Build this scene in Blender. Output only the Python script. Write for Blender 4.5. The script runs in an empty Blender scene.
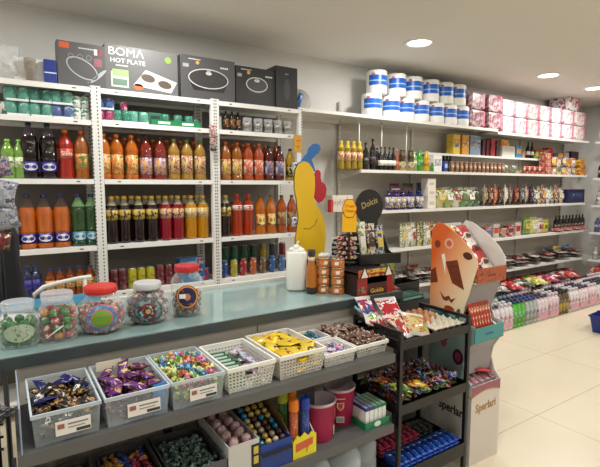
import bpy, bmesh, math, random
from mathutils import Vector, Matrix
RN = random.Random(11)
SC = bpy.context.scene
C = SC.collection
PI = math.pi
# ------------------------------------------------------------------ camera model (600x467)
FP = 460.0; TH = math.radians(33.1); PT = math.atan(47.5/FP); H = 1.55
def Xu(u, Y, z=1.55):
    "world X that image column u shows at depth Y and height z"
    k = (u-300)/FP; c, s = math.cos(TH), math.sin(TH); cp, sp = math.cos(PT), math.sin(PT)
    return (k*(Y*c*cp-(z-H)*sp)+Y*s)/(c-k*s*cp)
# ------------------------------------------------------------------ materials
MC = {}
def lin(c): return tuple(((x/255)/12.92 if x/255 <= .04045 else ((x/255+.055)/1.055)**2.4) for x in c)+(1,)
def M(c, rough=.5, metal=0, coat=0, emit=0, sub=0):
    k = (c, rough, metal, coat, emit)
    if k in MC: return MC[k]
    m = bpy.data.materials.new('paint'); m.use_nodes = True; b = m.node_tree.nodes['Principled BSDF']
    b.inputs['Base Color'].default_value = lin(c); b.inputs['Roughness'].default_value = rough
    b.inputs['Metallic'].default_value = metal; b.inputs['Coat Weight'].default_value = coat
    if emit: b.inputs['Emission Color'].default_value = lin(c); b.inputs['Emission Strength'].default_value = emit
    MC[k] = m; return m
def CLR(c=(235, 240, 240), a=.25, rough=.06):
    "clear plastic or glass: see-through with a sheen and a slight body of its own"
    k = ('clr', c, a, rough)
    if k in MC: return MC[k]
    m = bpy.data.materials.new('clear_plastic'); m.use_nodes = True; t = m.node_tree; t.nodes.clear(); N = t.nodes.new; L = t.links.new
    o = N('ShaderNodeOutputMaterial'); tr = N('ShaderNodeBsdfTransparent'); pr = N('ShaderNodeBsdfPrincipled')
    pr.inputs['Base Color'].default_value = lin(c); pr.inputs['Roughness'].default_value = rough
    lw = N('ShaderNodeLayerWeight'); lw.inputs['Blend'].default_value = .35
    mr = N('ShaderNodeMapRange'); mr.inputs['To Min'].default_value = a; mr.inputs['To Max'].default_value = min(1, a+.55)
    mx = N('ShaderNodeMixShader'); L(lw.outputs['Facing'], mr.inputs['Value']); L(mr.outputs[0], mx.inputs[0])
    L(tr.outputs[0], mx.inputs[1]); L(pr.outputs[0], mx.inputs[2]); L(mx.outputs[0], o.inputs[0]); MC[k] = m; return m
def LIQ(c):
    "drink seen through a thin clear bottle"
    k = ('liq', c)
    if k in MC: return MC[k]
    m = bpy.data.materials.new('drink_in_bottle'); m.use_nodes = True; b = m.node_tree.nodes['Principled BSDF']
    b.inputs['Base Color'].default_value = lin(c); b.inputs['Roughness'].default_value = .09; b.inputs['IOR'].default_value = 1.36
    b.inputs['Transmission Weight'].default_value = .5; b.inputs['Coat Weight'].default_value = .6; b.inputs['Coat Roughness'].default_value = .05
    MC[k] = m; return m
def PRT(c1, c2, c3=None, scale=30, rough=.35, thr=.5, vor=True, stretch=(1, 1, 1)):
    "printed wrapper: patches of two or three inks"
    c3 = c3 or c2; c1, c2, c3 = (tuple(int((q*.84+sum(c)/3*.16)*.93) for q in c) for c in (c1, c2, c3)); k = ('prt', c1, c2, c3, scale, rough, thr, vor, stretch)
    if k in MC: return MC[k]
    m = bpy.data.materials.new('printed_wrap'); m.use_nodes = True; t = m.node_tree; N = t.nodes.new; L = t.links.new
    b = t.nodes['Principled BSDF']; b.inputs['Roughness'].default_value = rough
    tc = N('ShaderNodeTexCoord'); mp = N('ShaderNodeMapping'); mp.inputs['Scale'].default_value = stretch; L(tc.outputs['Object'], mp.inputs[0])
    n = N('ShaderNodeTexNoise'); n.inputs['Scale'].default_value = scale; n.inputs['Detail'].default_value = 1; L(mp.outputs[0], n.inputs['Vector'])
    n.inputs['Scale'].default_value = scale*1.25; n.inputs['Detail'].default_value = 2.5; n.inputs['Roughness'].default_value = .6
    r = N('ShaderNodeValToRGB'); r.color_ramp.interpolation = 'CONSTANT'; e = r.color_ramp.elements
    e[0].position = 0; e[0].color = lin(c1); e[1].position = thr; e[1].color = lin(c2); x = e.new(min(.95, thr+.08)); x.color = lin(c3)
    n2 = N('ShaderNodeTexNoise'); n2.inputs['Scale'].default_value = scale*6; n2.inputs['Detail'].default_value = 1; L(mp.outputs[0], n2.inputs['Vector'])
    g = N('ShaderNodeMath'); g.operation = 'GREATER_THAN'; L(n2.outputs['Fac'], g.inputs[0]); g.inputs[1].default_value = .66
    g2 = N('ShaderNodeMath'); g2.operation = 'MULTIPLY'; L(g.outputs[0], g2.inputs[0]); g2.inputs[1].default_value = .7
    mx = N('ShaderNodeMix'); mx.data_type = 'RGBA'; L(g2.outputs[0], mx.inputs[0]); L(r.outputs[0], mx.inputs[6]); mx.inputs[7].default_value = lin(tuple(int(q*.45) for q in c1))
    L(n.outputs['Fac'], r.inputs[0]); L(mx.outputs[2], b.inputs['Base Color']); MC[k] = m; return m
def HOLES(c, px, pz, r, ax='X', hc=(40, 38, 36)):
    "metal with a column of punched holes"
    m = bpy.data.materials.new('punched_metal'); m.use_nodes = True; t = m.node_tree; N = t.nodes.new; L = t.links.new
    b = t.nodes['Principled BSDF']; b.inputs['Roughness'].default_value = .4
    tc = N('ShaderNodeTexCoord'); s = N('ShaderNodeSeparateXYZ'); L(tc.outputs['Object'], s.inputs[0])
    def mt(op, a, bb=None):
        q = N('ShaderNodeMath'); q.operation = op
        for i, v in enumerate((a, bb)):
            if v is None: continue
            if isinstance(v, (int, float)): q.inputs[i].default_value = v
            else: L(v, q.inputs[i])
        return q.outputs[0]
    fx = mt('MULTIPLY', mt('SUBTRACT', mt('FRACT', mt('DIVIDE', s.outputs[ax], px)), .5), px)
    fz = mt('MULTIPLY', mt('SUBTRACT', mt('FRACT', mt('DIVIDE', s.outputs['Z'], pz)), .5), pz)
    d = mt('SQRT', mt('ADD', mt('MULTIPLY', fx, fx), mt('MULTIPLY', mt('MULTIPLY', fz, fz), .5)))
    g = mt('LESS_THAN', d, r); mx = N('ShaderNodeMix'); mx.data_type = 'RGBA'; L(g, mx.inputs[0])
    mx.inputs[6].default_value = lin(c); mx.inputs[7].default_value = lin(hc); L(mx.outputs[2], b.inputs['Base Color']); return m
def SURF(name, c1, c2, scale, rough=.6, bump=0, stretch=(1, 1, 1)):
    m = bpy.data.materials.new(name); m.use_nodes = True; t = m.node_tree; N = t.nodes.new; L = t.links.new; b = t.nodes['Principled BSDF']
    tc = N('ShaderNodeTexCoord'); mp = N('ShaderNodeMapping'); mp.inputs['Scale'].default_value = stretch; L(tc.outputs['Object'], mp.inputs[0])
    n = N('ShaderNodeTexNoise'); n.inputs['Scale'].default_value = scale; n.inputs['Detail'].default_value = 4; L(mp.outputs[0], n.inputs['Vector'])
    mx = N('ShaderNodeMix'); mx.data_type = 'RGBA'; L(n.outputs['Fac'], mx.inputs[0]); mx.inputs[6].default_value = lin(c1); mx.inputs[7].default_value = lin(c2)
    L(mx.outputs[2], b.inputs['Base Color']); b.inputs['Roughness'].default_value = rough
    if bump: bp = N('ShaderNodeBump'); bp.inputs['Strength'].default_value = bump; L(n.outputs['Fac'], bp.inputs['Height']); L(bp.outputs[0], b.inputs['Normal'])
    return m
# ------------------------------------------------------------------ mesh builder
class MB:
    def __init__(s): s.v = []; s.f = []; s.mi = []; s.sm = []; s.mats = []
    def _m(s, m):
        if m not in s.mats: s.mats.append(m)
        return s.mats.index(m)
    def add(s, vs, fs, m, smooth=False):
        o = len(s.v); s.v += [tuple(v) for v in vs]; i = s._m(m)
        for f in fs: s.f.append([a+o for a in f]); s.mi.append(i); s.sm.append(smooth)
        return s
    def box(s, a, b, m, mx=None):
        (x0, y0, z0), (x1, y1, z1) = a, b
        vs = [(x0, y0, z0), (x1, y0, z0), (x1, y1, z0), (x0, y1, z0), (x0, y0, z1), (x1, y0, z1), (x1, y1, z1), (x0, y1, z1)]
        if mx: vs = [mx @ Vector(v) for v in vs]
        return s.add(vs, [(0, 3, 2, 1), (4, 5, 6, 7), (0, 1, 5, 4), (1, 2, 6, 5), (2, 3, 7, 6), (3, 0, 4, 7)], m)
    def lathe(s, prof, m, seg=18, cx=0, cy=0, cz=0, mx=None, sq=0, cap=True):
        "prof = [(r,z) or (r,z,material)]; sq squares the cross-section off"
        P = []
        for p in prof:
            for k in range(seg):
                a = 2*PI*(k+.5)/seg; ca, sa = math.cos(a), math.sin(a); r = p[0]
                if sq: q = (abs(ca)**(2+sq)+abs(sa)**(2+sq))**(-1/(2+sq)); r = r*q
                v = Vector((cx+r*ca, cy+r*sa, cz+p[1])); P.append(mx @ v if mx else v)
        o = len(s.v); s.v += [tuple(v) for v in P]; cur = m
        for j in range(len(prof)-1):
            if len(prof[j]) > 2: cur = prof[j][2]
            i = s._m(cur)
            for k in range(seg):
                k2 = (k+1) % seg
                s.f.append([o+j*seg+k, o+j*seg+k2, o+(j+1)*seg+k2, o+(j+1)*seg+k]); s.mi.append(i); s.sm.append(True)
        if not cap: return s
        s.f.append([o+k for k in range(seg)][::-1]); s.mi.append(s._m(m)); s.sm.append(False)
        s.f.append([o+(len(prof)-1)*seg+k for k in range(seg)]); s.mi.append(s._m(cur)); s.sm.append(False)
        return s
    def sphere(s, c, r, m, seg=12, rings=8, sc=(1, 1, 1)):
        pr = [(max(.001, r*math.sin(PI*i/rings)), -r*math.cos(PI*i/rings)) for i in range(rings+1)]
        mx = Matrix.Translation(c) @ Matrix.Diagonal((*sc, 1)); return s.lathe(pr, m, seg, mx=mx)
    def prism(s, poly, a, b, m, ax='x'):
        "2-D outline pushed from a to b along an axis"
        f = {'x': lambda p, t: (t, p[0], p[1]), 'y': lambda p, t: (p[0], t, p[1]), 'z': lambda p, t: (p[0], p[1], t)}[ax]
        n = len(poly); vs = [f(p, a) for p in poly]+[f(p, b) for p in poly]
        return s.add(vs, [list(range(n))[::-1], list(range(n, 2*n))]+[(i, (i+1) % n, n+(i+1) % n, n+i) for i in range(n)], m)
    def tube(s, pts, r, m, seg=8):
        pts = [Vector(p) for p in pts]; o = len(s.v); i = s._m(m); up = Vector((0, 0, 1)); n = len(pts)
        for j, p in enumerate(pts):
            t = (pts[min(j+1, n-1)]-pts[max(j-1, 0)]).normalized()
            a = t.cross(up if abs(t.z) < .95 else Vector((1, 0, 0))).normalized(); b = t.cross(a)
            for k in range(seg): q = 2*PI*k/seg; s.v.append(tuple(p+a*r*math.cos(q)+b*r*math.sin(q)))
        for j in range(n-1):
            for k in range(seg):
                k2 = (k+1) % seg; s.f.append([o+j*seg+k, o+j*seg+k2, o+(j+1)*seg+k2, o+(j+1)*seg+k]); s.mi.append(i); s.sm.append(True)
        s.f.append([o+k for k in range(seg)]); s.f.append([o+(n-1)*seg+k for k in range(seg)]); s.mi += [i, i]; s.sm += [False, False]; return s
    def pillow(s, w, l, h, m, end=None, nx=8, ny=8, crimp=.1, mx=None, wob=0):
        "a sealed flow-pack lying in XY, length along Y, with flat crimped ends"
        end = end or m; o = len(s.v); st = []
        for side in (1, -1):
            for j in range(ny+1):
                for i in range(nx+1):
                    u = 2*i/nx-1; v = 2*j/ny-1; e = 1-crimp*2
                    hv = 0 if abs(v) >= e else (1-(abs(v)/e)**3)
                    z = side*h/2*hv*(1-abs(u)**3)**.8 if abs(u) < 1 else 0
                    z += side*.0006+wob*math.sin(u*5+v*7+side)*h*.08*hv
                    q = Vector((u*w/2*(1-.1*hv*(1 if abs(u) > .9 else 0)), v*l/2, z)); st.append(mx @ q if mx else q)
        s.v += [tuple(q) for q in st]; W = nx+1; n1 = W*(ny+1)
        for j in range(ny):
            for i in range(nx):
                mt = end if (j == 0 or j == ny-1) else m
                a = [o+j*W+i, o+j*W+i+1, o+(j+1)*W+i+1, o+(j+1)*W+i]; k = s._m(mt)
                s.f.append(a); s.f.append([q+n1 for q in a][::-1]); s.mi += [k, k]; s.sm += [True, True]
        k = s._m(end)
        rim = [(j*W) for j in range(ny+1)]; rim2 = [(j*W+nx) for j in range(ny+1)]
        for j in range(ny):
            for q0, q1 in ((rim[j], rim[j+1]), (rim2[j+1], rim2[j])):
                s.f.append([o+q0, o+q1, o+q1+n1, o+q0+n1]); s.mi.append(k); s.sm.append(False)
        for base in (0, ny*W):
            for i in range(nx):
                a, b = base+i, base+i+1
                if base: a, b = b, a
                s.f.append([o+b, o+a, o+a+n1, o+b+n1]); s.mi.append(k); s.sm.append(False)
        return s
    def text(s, t, size, m, mx, ext=.0006, wide=1.0, align='CENTER', bold=0):
        if t[0] == '~':            # writing too small to read in the photo: a row of small dashes
            n = len(t)-1; q = size*.6*wide
            for i in range(n): s.box(((i-n/2)*q, -size*.2, -ext), ((i-n/2+.7)*q, size*.2, ext), m, mx)
            return s
        c = bpy.data.curves.new('lettering', 'FONT'); c.body = t; c.size = size; c.extrude = ext; c.align_x = align; c.align_y = 'CENTER'; c.resolution_u = 3; c.offset = bold
        o = bpy.data.objects.new('lettering', c); C.objects.link(o); dg = bpy.context.evaluated_depsgraph_get(); dg.update()
        me = bpy.data.meshes.new_from_object(o.evaluated_get(dg)); bpy.data.objects.remove(o); S = Matrix.Diagonal((wide, 1, 1, 1))
        s.add([mx @ S @ v.co for v in me.vertices], [list(p.vertices) for p in me.polygons], m); bpy.data.meshes.remove(me); bpy.data.curves.remove(c); return s
    def mesh(s, name, bev=0, fix=True):
        me = bpy.data.meshes.new(name); me.from_pydata(s.v, [], s.f)
        for m in s.mats: me.materials.append(m)
        for p, i, q in zip(me.polygons, s.mi, s.sm): p.material_index = i; p.use_smooth = q
        if bev or fix:
            b = bmesh.new(); b.from_mesh(me)
            if fix: bmesh.ops.recalc_face_normals(b, faces=b.faces)
            if bev:
                es = [e for e in b.edges if len(e.link_faces) == 2 and e.calc_face_angle(0) > .9]
                bmesh.ops.bevel(b, geom=es, offset=bev, segments=2, profile=.6, affect='EDGES', clamp_overlap=True)
            b.to_mesh(me); b.free()
        return me
FRONT = Matrix.Rotation(PI/2, 4, 'X')            # text lying in XY stands up facing -Y
LEFTF = Matrix.Rotation(-PI/2, 4, 'Z') @ FRONT   # facing -X
def T(x, y, z): return Matrix.Translation((x, y, z))
# ------------------------------------------------------------------ object builders
LABELS = []
def tagit(o, label, cat, group=None, kind=None):
    o['label'] = label; o['category'] = cat
    if group: o['group'] = group
    if kind: o['kind'] = kind
    LABELS.append((label, group)); return o
def obj(name, me, parent=None, label=None):
    o = bpy.data.objects.new(name, me); C.objects.link(o)
    if parent: o.parent = parent
    if label: o['label'] = label
    return o
def place(spec, name, label, cat, loc=(0, 0, 0), rz=0, group=None, scale=1, rot=None):
    "spec = [(part name, mesh, [sub-parts])...]: one thing with its parts, meshes shared between copies"
    if len(spec) == 1 and not spec[0][2]: r = obj(name, spec[0][1])
    else:
        r = bpy.data.objects.new(name, None); C.objects.link(r); r.empty_display_size = .05
        for pn, me, sub in spec:
            p = obj(pn, me, r)
            for sn, sm, _ in sub: obj(sn, sm, p)
    r.location = loc; r.rotation_euler = rot if rot else (0, 0, rz)
    r.scale = (scale,)*3 if isinstance(scale, (int, float)) else scale
    return tagit(r, label, cat, group)
def struct(name, mb, bev=0):
    o = obj(name, mb.mesh(name, bev)); o['kind'] = 'structure'; return o
ORD = ['first', 'second', 'third', 'fourth', 'fifth', 'sixth', 'seventh', 'eighth', 'ninth', 'tenth', 'eleventh', 'twelfth', 'thirteenth', 'fourteenth', 'fifteenth', 'sixteenth']
NUM = ['', 'one', 'two', 'three', 'four', 'five', 'six', 'seven', 'eight', 'nine', 'ten', 'eleven', 'twelve', 'thirteen', 'fourteen', 'fifteen', 'sixteen']
def row(spec, name, desc, where, cat, xs, y, z, group=None, rz=0, jit=.004, rot=None, scale=1):
    n = len(xs)
    for i, x in enumerate(xs):
        lb = f"{desc}, {where}" if n == 1 else (f"{desc}, {'left' if i == 0 else 'right'} of two, {where}" if n == 2 else (f"{desc}, {'leftmost' if i==0 else 'rightmost' if i==n-1 else ORD[i]+' from left'} of {NUM[n]}, {where}"))
        place(spec, name, lb, cat, (x, y+RN.uniform(-jit, jit), z), rz+RN.uniform(-.06, .06)*(jit > 0), group if n > 1 else None, scale, rot)
def span(x0, x1, n): return [x0+(x1-x0)*i/(n-1) for i in range(n)] if n > 1 else [(x0+x1)/2]
SP = {}
def bottle(h, r, liq, cap, lab, l0=.28, l1=.55, neck=None, fill=.82, capr=.017, wine=False, waist=True, logo=None, txt=None):
    k = ('bot', h, r, liq, cap, id(lab), l0, l1, wine, txt)
    if k in SP: return SP[k]
    lm = liq if not isinstance(liq, tuple) else LIQ(liq); nm = neck or lm
    if wine: pr = [(r*.96, 0), (r, .01), (r, h*.6), (r*.85, h*.68), (r*.36, h*.78), (r*.34, h*.95)]; ct = h*.95; cr = r*.38
    else:
        w = .9 if waist else 1
        pr = [(r*.7, 0), (r*.93, h*.015), (r*.98, h*.05), (r, h*.09), (r*w, h*(l0-.01)), (r*w, h*(l1+.01)), (r, h*(l1+.04)), (r*.93, h*(l1+.055)), (r, h*max(l1+.075, .6)), (r*.98, h*max(.66, l1+.09), lm), (r*.8, h*.76, nm), (r*.5, h*.86), (capr*.85, h*.91), (capr*.85, h*.945)]; ct = h*.935; cr = capr
    b = MB().lathe(pr, lm, 18).mesh('body')
    c = MB().lathe([(cr, ct), (cr*1.02, ct+.004), (cr, h-.002), (cr*.85, h)], M(cap, .35), 12).mesh('cap')
    if wine: w = 1; l0, l1 = .2, .42
    rr = r*w+.0012; lb = MB().lathe([(rr, h*l0), (rr, h*l1)], lab, 18)
    if logo:
        pts = [(math.cos(a)*r*.75, math.sin(a)*h*(l1-l0)*.36+h*(l0+l1)/2) for a in [2*PI*i/16 for i in range(16)]]
        vs = [((p[0]), -math.sqrt(max(1e-6, (rr+.001)**2-p[0]**2)), p[1]) for p in pts]
        lb.add(vs+[(0, -rr-.0015, h*(l0+l1)/2)], [(i, (i+1) % 16, 16) for i in range(16)], M(logo, .4))
    if txt: lb.text(txt[0], txt[1], M(txt[2], .4), T(0, -rr-.002, h*(l0+l1)/2) @ FRONT, .0004)
    SP[k] = [('body', b, []), ('cap', c, []), ('label_band', lb.mesh('label_band', fix=False), [])]; return SP[k]
def can(r, h, m, top=(190, 190, 190)):
    k = ('can', r, h, id(m))
    if k not in SP:
        SP[k] = [('body', MB().lathe([(r*.8, 0), (r, h*.06), (r, h*.9), (r*.86, h*.98)], m, 16).mesh('body'), []),
                 ('lid', MB().lathe([(r*.88, h*.97), (r*.88, h), (r*.78, h), (r*.78, h*.985)], M(top, .25, .9), 16).mesh('lid'), [])]
    return SP[k]
def jar(r, h, body, lid, lab=None, l0=.2, l1=.65, lh=.18):
    k = ('jar', r, h, id(body), lid, id(lab))
    if k not in SP:
        s = [('body', MB().lathe([(r*.85, 0), (r, h*.05), (r, h*.72), (r*.8, h*(1-lh))], body, 16).mesh('body'), []),
             ('lid', MB().lathe([(r*.82, h*(1-lh)), (r*.86, h*(1-lh)+.001), (r*.86, h*.99), (r*.8, h)], M(lid, .35), 16).mesh('lid'), [])]
        if lab: s.append(('label_band', MB().lathe([(r+.001, h*l0), (r+.001, h*l1)], lab, 16).mesh('label_band'), []))
        SP[k] = s
    return SP[k]
def carton(w, d, h, m, panel=None, px=(.12, .88), pz=(.35, .75), stripe=None, sz=(0, .18), bev=.0015):
    k = ('car', w, d, h, id(m), id(panel), px, pz, id(stripe), sz)
    if k not in SP:
        s = [('body', MB().box((-w/2, 0, 0), (w/2, d, h), m).mesh('body', bev), [])]
        if panel: s.append(('label_panel', MB().box((-w/2+w*px[0], -.0009, h*pz[0]), (-w/2+w*px[1], .001, h*pz[1]), panel).mesh('label_panel'), []))
        if stripe: s.append(('colour_band', MB().box((-w/2-.0006, -.0007, h*sz[0]+.001), (w/2+.0006, d+.0006, h*sz[1]), stripe).mesh('colour_band'), []))
        SP[k] = s
    return SP[k]
PANELS = [M((226, 220, 205), .4), M((60, 44, 40), .4), M((206, 180, 90), .4), M((214, 214, 210), .4), M((150, 50, 44), .4), M((90, 110, 70), .4)]
def pouch(w, h, t, m, end=None, lab=None):
    "standing bag, crimped along its top"
    if lab is None: lab = PANELS[len(SP) % len(PANELS)]
    k = ('pou', w, h, t, id(m))
    if k not in SP:
        mx = T(0, 0, h/2) @ Matrix.Rotation(PI/2, 4, 'X')
        s = [('bag', MB().pillow(w, h, t, m, end, wob=1, mx=mx).mesh('bag'), [])]
        if lab: s.append(('label_panel', MB().box((-w*.3, -t/2-.002, h*.32), (w*.3, -t/2+.004, h*.6), lab).box((-w*.42, -t*.36-.001, h*.74), (w*.42, -t*.3, h*.8), lab).mesh('label_panel'), []))
        SP[k] = s
    return SP[k]
def flow(w, l, h, m, end=None):
    k = ('flow', w, l, h, id(m))
    if k not in SP: SP[k] = [('wrapper', MB().pillow(w, l, h, m, end, wob=1).mesh('wrapper'), [])]
    return SP[k]
def sweet(m, end, r=.011):
    "a twist-wrapped sweet: round middle, two fanned ends"
    k = ('sweet', id(m), r)
    if k not in SP:
        mx = Matrix.Rotation(PI/2, 4, 'Y')
        SP[k] = [('wrapper', MB().lathe([(r*1.1, -r*2.1, end), (r*.25, -r*1.15), (r*.8, -r*.8, m), (r, 0), (r*.8, r*.8), (r*.25, r*1.15, end), (r*1.1, r*2.1)], m, 8, mx=mx).mesh('wrapper'), [])]
    return SP[k]
def heap(specs, name, labels, cat, x0, x1, y0, y1, z, sp, layers, group, dz, mound=0, tilt=.4, keep=1.0, flat=True):
    "loose pieces laid in staggered layers"
    for k in range(layers):
        nx = max(1, int((x1-x0)/sp[0])); ny = max(1, int((y1-y0)/sp[1]))
        for i in range(nx):
            for j in range(ny):
                if RN.random() > keep and k == layers-1: continue
                u, v = (i+.5)/nx, (j+.5)/ny; e = 1-max(abs(2*u-1), abs(2*v-1))**2
                q = RN.randrange(len(specs))
                x = x0+(x1-x0)*u+RN.uniform(-.1, .1)*sp[0]; y = y0+(y1-y0)*v+RN.uniform(-.1, .1)*sp[1]
                rot = (RN.uniform(-tilt, tilt), RN.uniform(-tilt, tilt), RN.uniform(-1, 1) if flat else RN.uniform(0, PI))
                place(specs[q], name, labels[q], cat, (x, y, z+dz*(k+.55)+mound*e), 0, group, 1, rot)
# ================================================================== THE SETTING
def tile_mat():
    m = bpy.data.materials.new('cream_floor_tiles'); m.use_nodes = True; t = m.node_tree; N = t.nodes.new; L = t.links.new; b = t.nodes['Principled BSDF']
    tc = N('ShaderNodeTexCoord'); s = N('ShaderNodeSeparateXYZ'); L(tc.outputs['Object'], s.inputs[0])
    def g(out, off, per):
        a = N('ShaderNodeMath'); a.operation = 'SUBTRACT'; L(out, a.inputs[0]); a.inputs[1].default_value = off
        d = N('ShaderNodeMath'); d.operation = 'DIVIDE'; L(a.outputs[0], d.inputs[0]); d.inputs[1].default_value = per
        f = N('ShaderNodeMath'); f.operation = 'PINGPONG'; L(d.outputs[0], f.inputs[0]); f.inputs[1].default_value = .5
        c = N('ShaderNodeMath'); c.operation = 'LESS_THAN'; L(f.outputs[0], c.inputs[0]); c.inputs[1].default_value = .0018/per; return c.outputs[0]
    mx = N('ShaderNodeMath'); mx.operation = 'MAXIMUM'; L(g(s.outputs['X'], 2.98, 1.2), mx.inputs[0]); L(g(s.outputs['Y'], 1.62, .6), mx.inputs[1])
    n = N('ShaderNodeTexNoise'); n.inputs['Scale'].default_value = 2.5; n.inputs['Detail'].default_value = 5; L(tc.outputs['Object'], n.inputs['Vector'])
    c1 = N('ShaderNodeMix'); c1.data_type = 'RGBA'; L(n.outputs['Fac'], c1.inputs[0]); c1.inputs[6].default_value = lin((208, 196, 170)); c1.inputs[7].default_value = lin((218, 208, 184))
    c2 = N('ShaderNodeMix'); c2.data_type = 'RGBA'; L(mx.outputs[0], c2.inputs[0]); L(c1.outputs[2], c2.inputs[6]); c2.inputs[7].default_value = lin((128, 116, 98))
    L(c2.outputs[2], b.inputs['Base Color']); b.inputs['Roughness'].default_value = .32; return m
XL, XR, YF, YB, ZC = -1.9, 8.05, -2.6, 3.9, 2.82
wall_m = SURF('wall_paint', (208, 207, 202), (215, 214, 210), 3, .8); ceil_m = SURF('ceiling_paint', (214, 211, 205), (220, 217, 211), 2, .85)
struct('floor', MB().box((XL, YF, -.1), (XR, YB, 0), tile_mat()))
struct('ceiling', MB().box((XL, YF, ZC), (XR, YB, ZC+.1), ceil_m))
struct('wall_back', MB().box((XL, YB, 0), (XR, YB+.1, ZC), wall_m))
struct('wall_front', MB().box((XL, YF-.1, 0), (XR, YF, ZC), wall_m))
struct('wall_left', MB().box((XL-.1, YF, 0), (XL, YB, ZC), wall_m))
struct('wall_right', MB().box((XR, YF, 0), (XR+.1, YB, ZC), wall_m))
WHITE = M((226, 226, 222), .4); SHW = M((232, 231, 227), .4); SHG = M((218, 216, 210), .45); BLK = M((13, 13, 14), .38); GREYM = M((104, 105, 106), .45); DK = M((46, 46, 48), .5)
# ceiling lights; those out of the frame are unseen, added as fill
LP = [(3.2, 2.97), (5.36, 3.0), (6.56, 3.05), (1.0, 2.97), (-.9, 2.97), (1.0, .9), (3.2, .9), (5.4, .9), (7.2, .9), (-.9, .9), (1.0, -1.2), (3.2, -1.2), (5.4, -1.2), (7.2, -1.2)]
ringm = MB().lathe([(.105, .0), (.125, 0), (.13, .006), (.118, .012), (.105, .006)], M((240, 240, 238), .4), 28, cap=False).mesh('trim_ring')
dism = MB().lathe([(.1, .004), (.104, .010)], M((255, 247, 232), .5, 0, 0, 9), 28).mesh('diffuser')
WH = {0: 'above the kitchen roll stack', 1: 'middle one above the tissue packs', 2: 'farthest, near the right end of the tissue packs'}
for i, (x, y) in enumerate(LP):
    if i < 6 or True:
        place([('trim_ring', ringm, []), ('diffuser', dism, [])], 'ceiling_light', 'round recessed ceiling light, '+WH.get(i, 'out of the frame, added as fill over the shop'), 'ceiling light', (x, y, ZC-.013), 0, 'recessed ceiling lights')
    l = bpy.data.lights.new('lamp', 'AREA'); l.shape = 'DISK'; l.size = .19; l.energy = 21; l.color = (1, .975, .945)
    o = bpy.data.objects.new('lamp', l); C.objects.link(o); o.location = (x, y, ZC-.03)
det = [('base', MB().box((-.035, -.05, -.012), (.035, .05, 0), M((205, 203, 198), .4)).mesh('base', .003), []), ('sensor', MB().lathe([(.018, -.02), (.022, -.012)], M((120, 120, 118), .4), 12).mesh('sensor'), [])]
place(det, 'ceiling_sensor', 'small square grey sensor on the ceiling above the boxed cookware', 'sensor', (Xu(87, 3.25, ZC), 3.25, ZC))
# ================================================================== LEFT WHITE SHELVING (three bays, punched posts)
YS, YSB = 3.45, 3.84; POST = HOLES((222, 222, 218), .05, .025, .0045)
LZ = [2.215, 1.995, 1.597, 1.135, .79, .42, .12]
BAYS = [(-.42, .555), (.62, 1.42), (1.487, 2.235)]
BN = ['left bay', 'middle bay', 'right bay']
for k, (x0, x1) in enumerate(BAYS):
    r = bpy.data.objects.new('shelving_bay', None); C.objects.link(r); r.location = (x0, YS, 0)
    tagit(r, ['white metal shelving bay at far left behind the chair', 'white metal shelving bay behind the candy jars', 'white metal shelving bay nearest the yellow cutout board'][k], 'shelving', 'white shelving bays behind the counter')
    w = x1-x0
    for z in LZ:
        mb = MB().box((.001, -.004, z-.034), (w-.001, .012, z), SHW).box((.001, .012, z-.006), (w-.001, YSB-YS, z), SHW).box((.001, YSB-YS-.01, z-.03), (w-.001, YSB-YS, z-.006), SHW)
        for q in (.1, w-.1): mb.box((q-.012, -.0048, z-.02), (q+.012, -.004, z-.013), M((60, 60, 58)))
        p = obj('shelf', mb.mesh('shelf'), r)
    for q in (-.0325, w+.0005):
        mb = MB().box((q, -.003, 0), (q+.032, .035, LZ[0]+.012), POST).box((q, YSB-YS-.03, 0), (q+.032, YSB-YS, LZ[0]+.012), POST)
        obj('upright', mb.mesh('upright', .001), r)
    obj('back_panel', MB().box((0, YSB-YS+.001, .1), (w, YSB-YS+.006, 2.2), M((122, 116, 110), .6)).mesh('back_panel'), r)
def lrow(spec, name, desc, bay, shelf, us, cat='bottle', dy=.07, grp=None, z=None, **k):
    z = LZ[shelf] if z is None else z
    nm = ['top', 'second', 'third', 'fourth', 'fifth'][shelf]
    row(spec, name, desc, f"{nm} shelf, {BN[bay]}", cat, [Xu(u, YS+dy, z+.12) for u in us], YS+dy, z+.001, grp, **k)
# --- soda bottles, third shelf
lbO = PRT((240, 130, 30), (250, 200, 120), (90, 130, 60), 28); lbR = PRT((235, 225, 215), (200, 60, 40), (40, 60, 130), 30); lbB = PRT((60, 50, 130), (220, 220, 235), (200, 60, 60), 26, thr=.55)
lbY = PRT((235, 200, 80), (200, 60, 40), (245, 235, 200), 30); lbG = PRT((70, 120, 60), (200, 220, 120), (240, 240, 220), 30); BLUEB = M((50, 45, 130), .35)
COLA = (28, 10, 10); ORA = (222, 112, 14)
lrow(bottle(.25, .04, (150, 200, 90), (120, 190, 60), PRT((190, 220, 120), (240, 245, 220), (90, 150, 60), 25)), 'juice_bottle', 'small pale green bottle', 0, 2, [8, 20], grp='small green bottles')
lrow(bottle(.365, .053, COLA, (28, 30, 60), BLUEB, .12, .3, neck=CLR((90, 80, 90), .5), logo=(220, 220, 235), txt=('Itt', .03, (60, 50, 130))), 'soda_bottle', 'large dark soda bottle', 0, 2, [30, 48.5], grp='dark soda bottles')
lrow(bottle(.33, .05, (196, 42, 22), (220, 120, 30), PRT((220, 60, 40), (240, 110, 60), (200, 40, 30), 20), .4, .62, txt=('Slim', .042, (245, 240, 235))), 'soda_bottle', 'red soda bottle with white lettering', 0, 2, [66])
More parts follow.
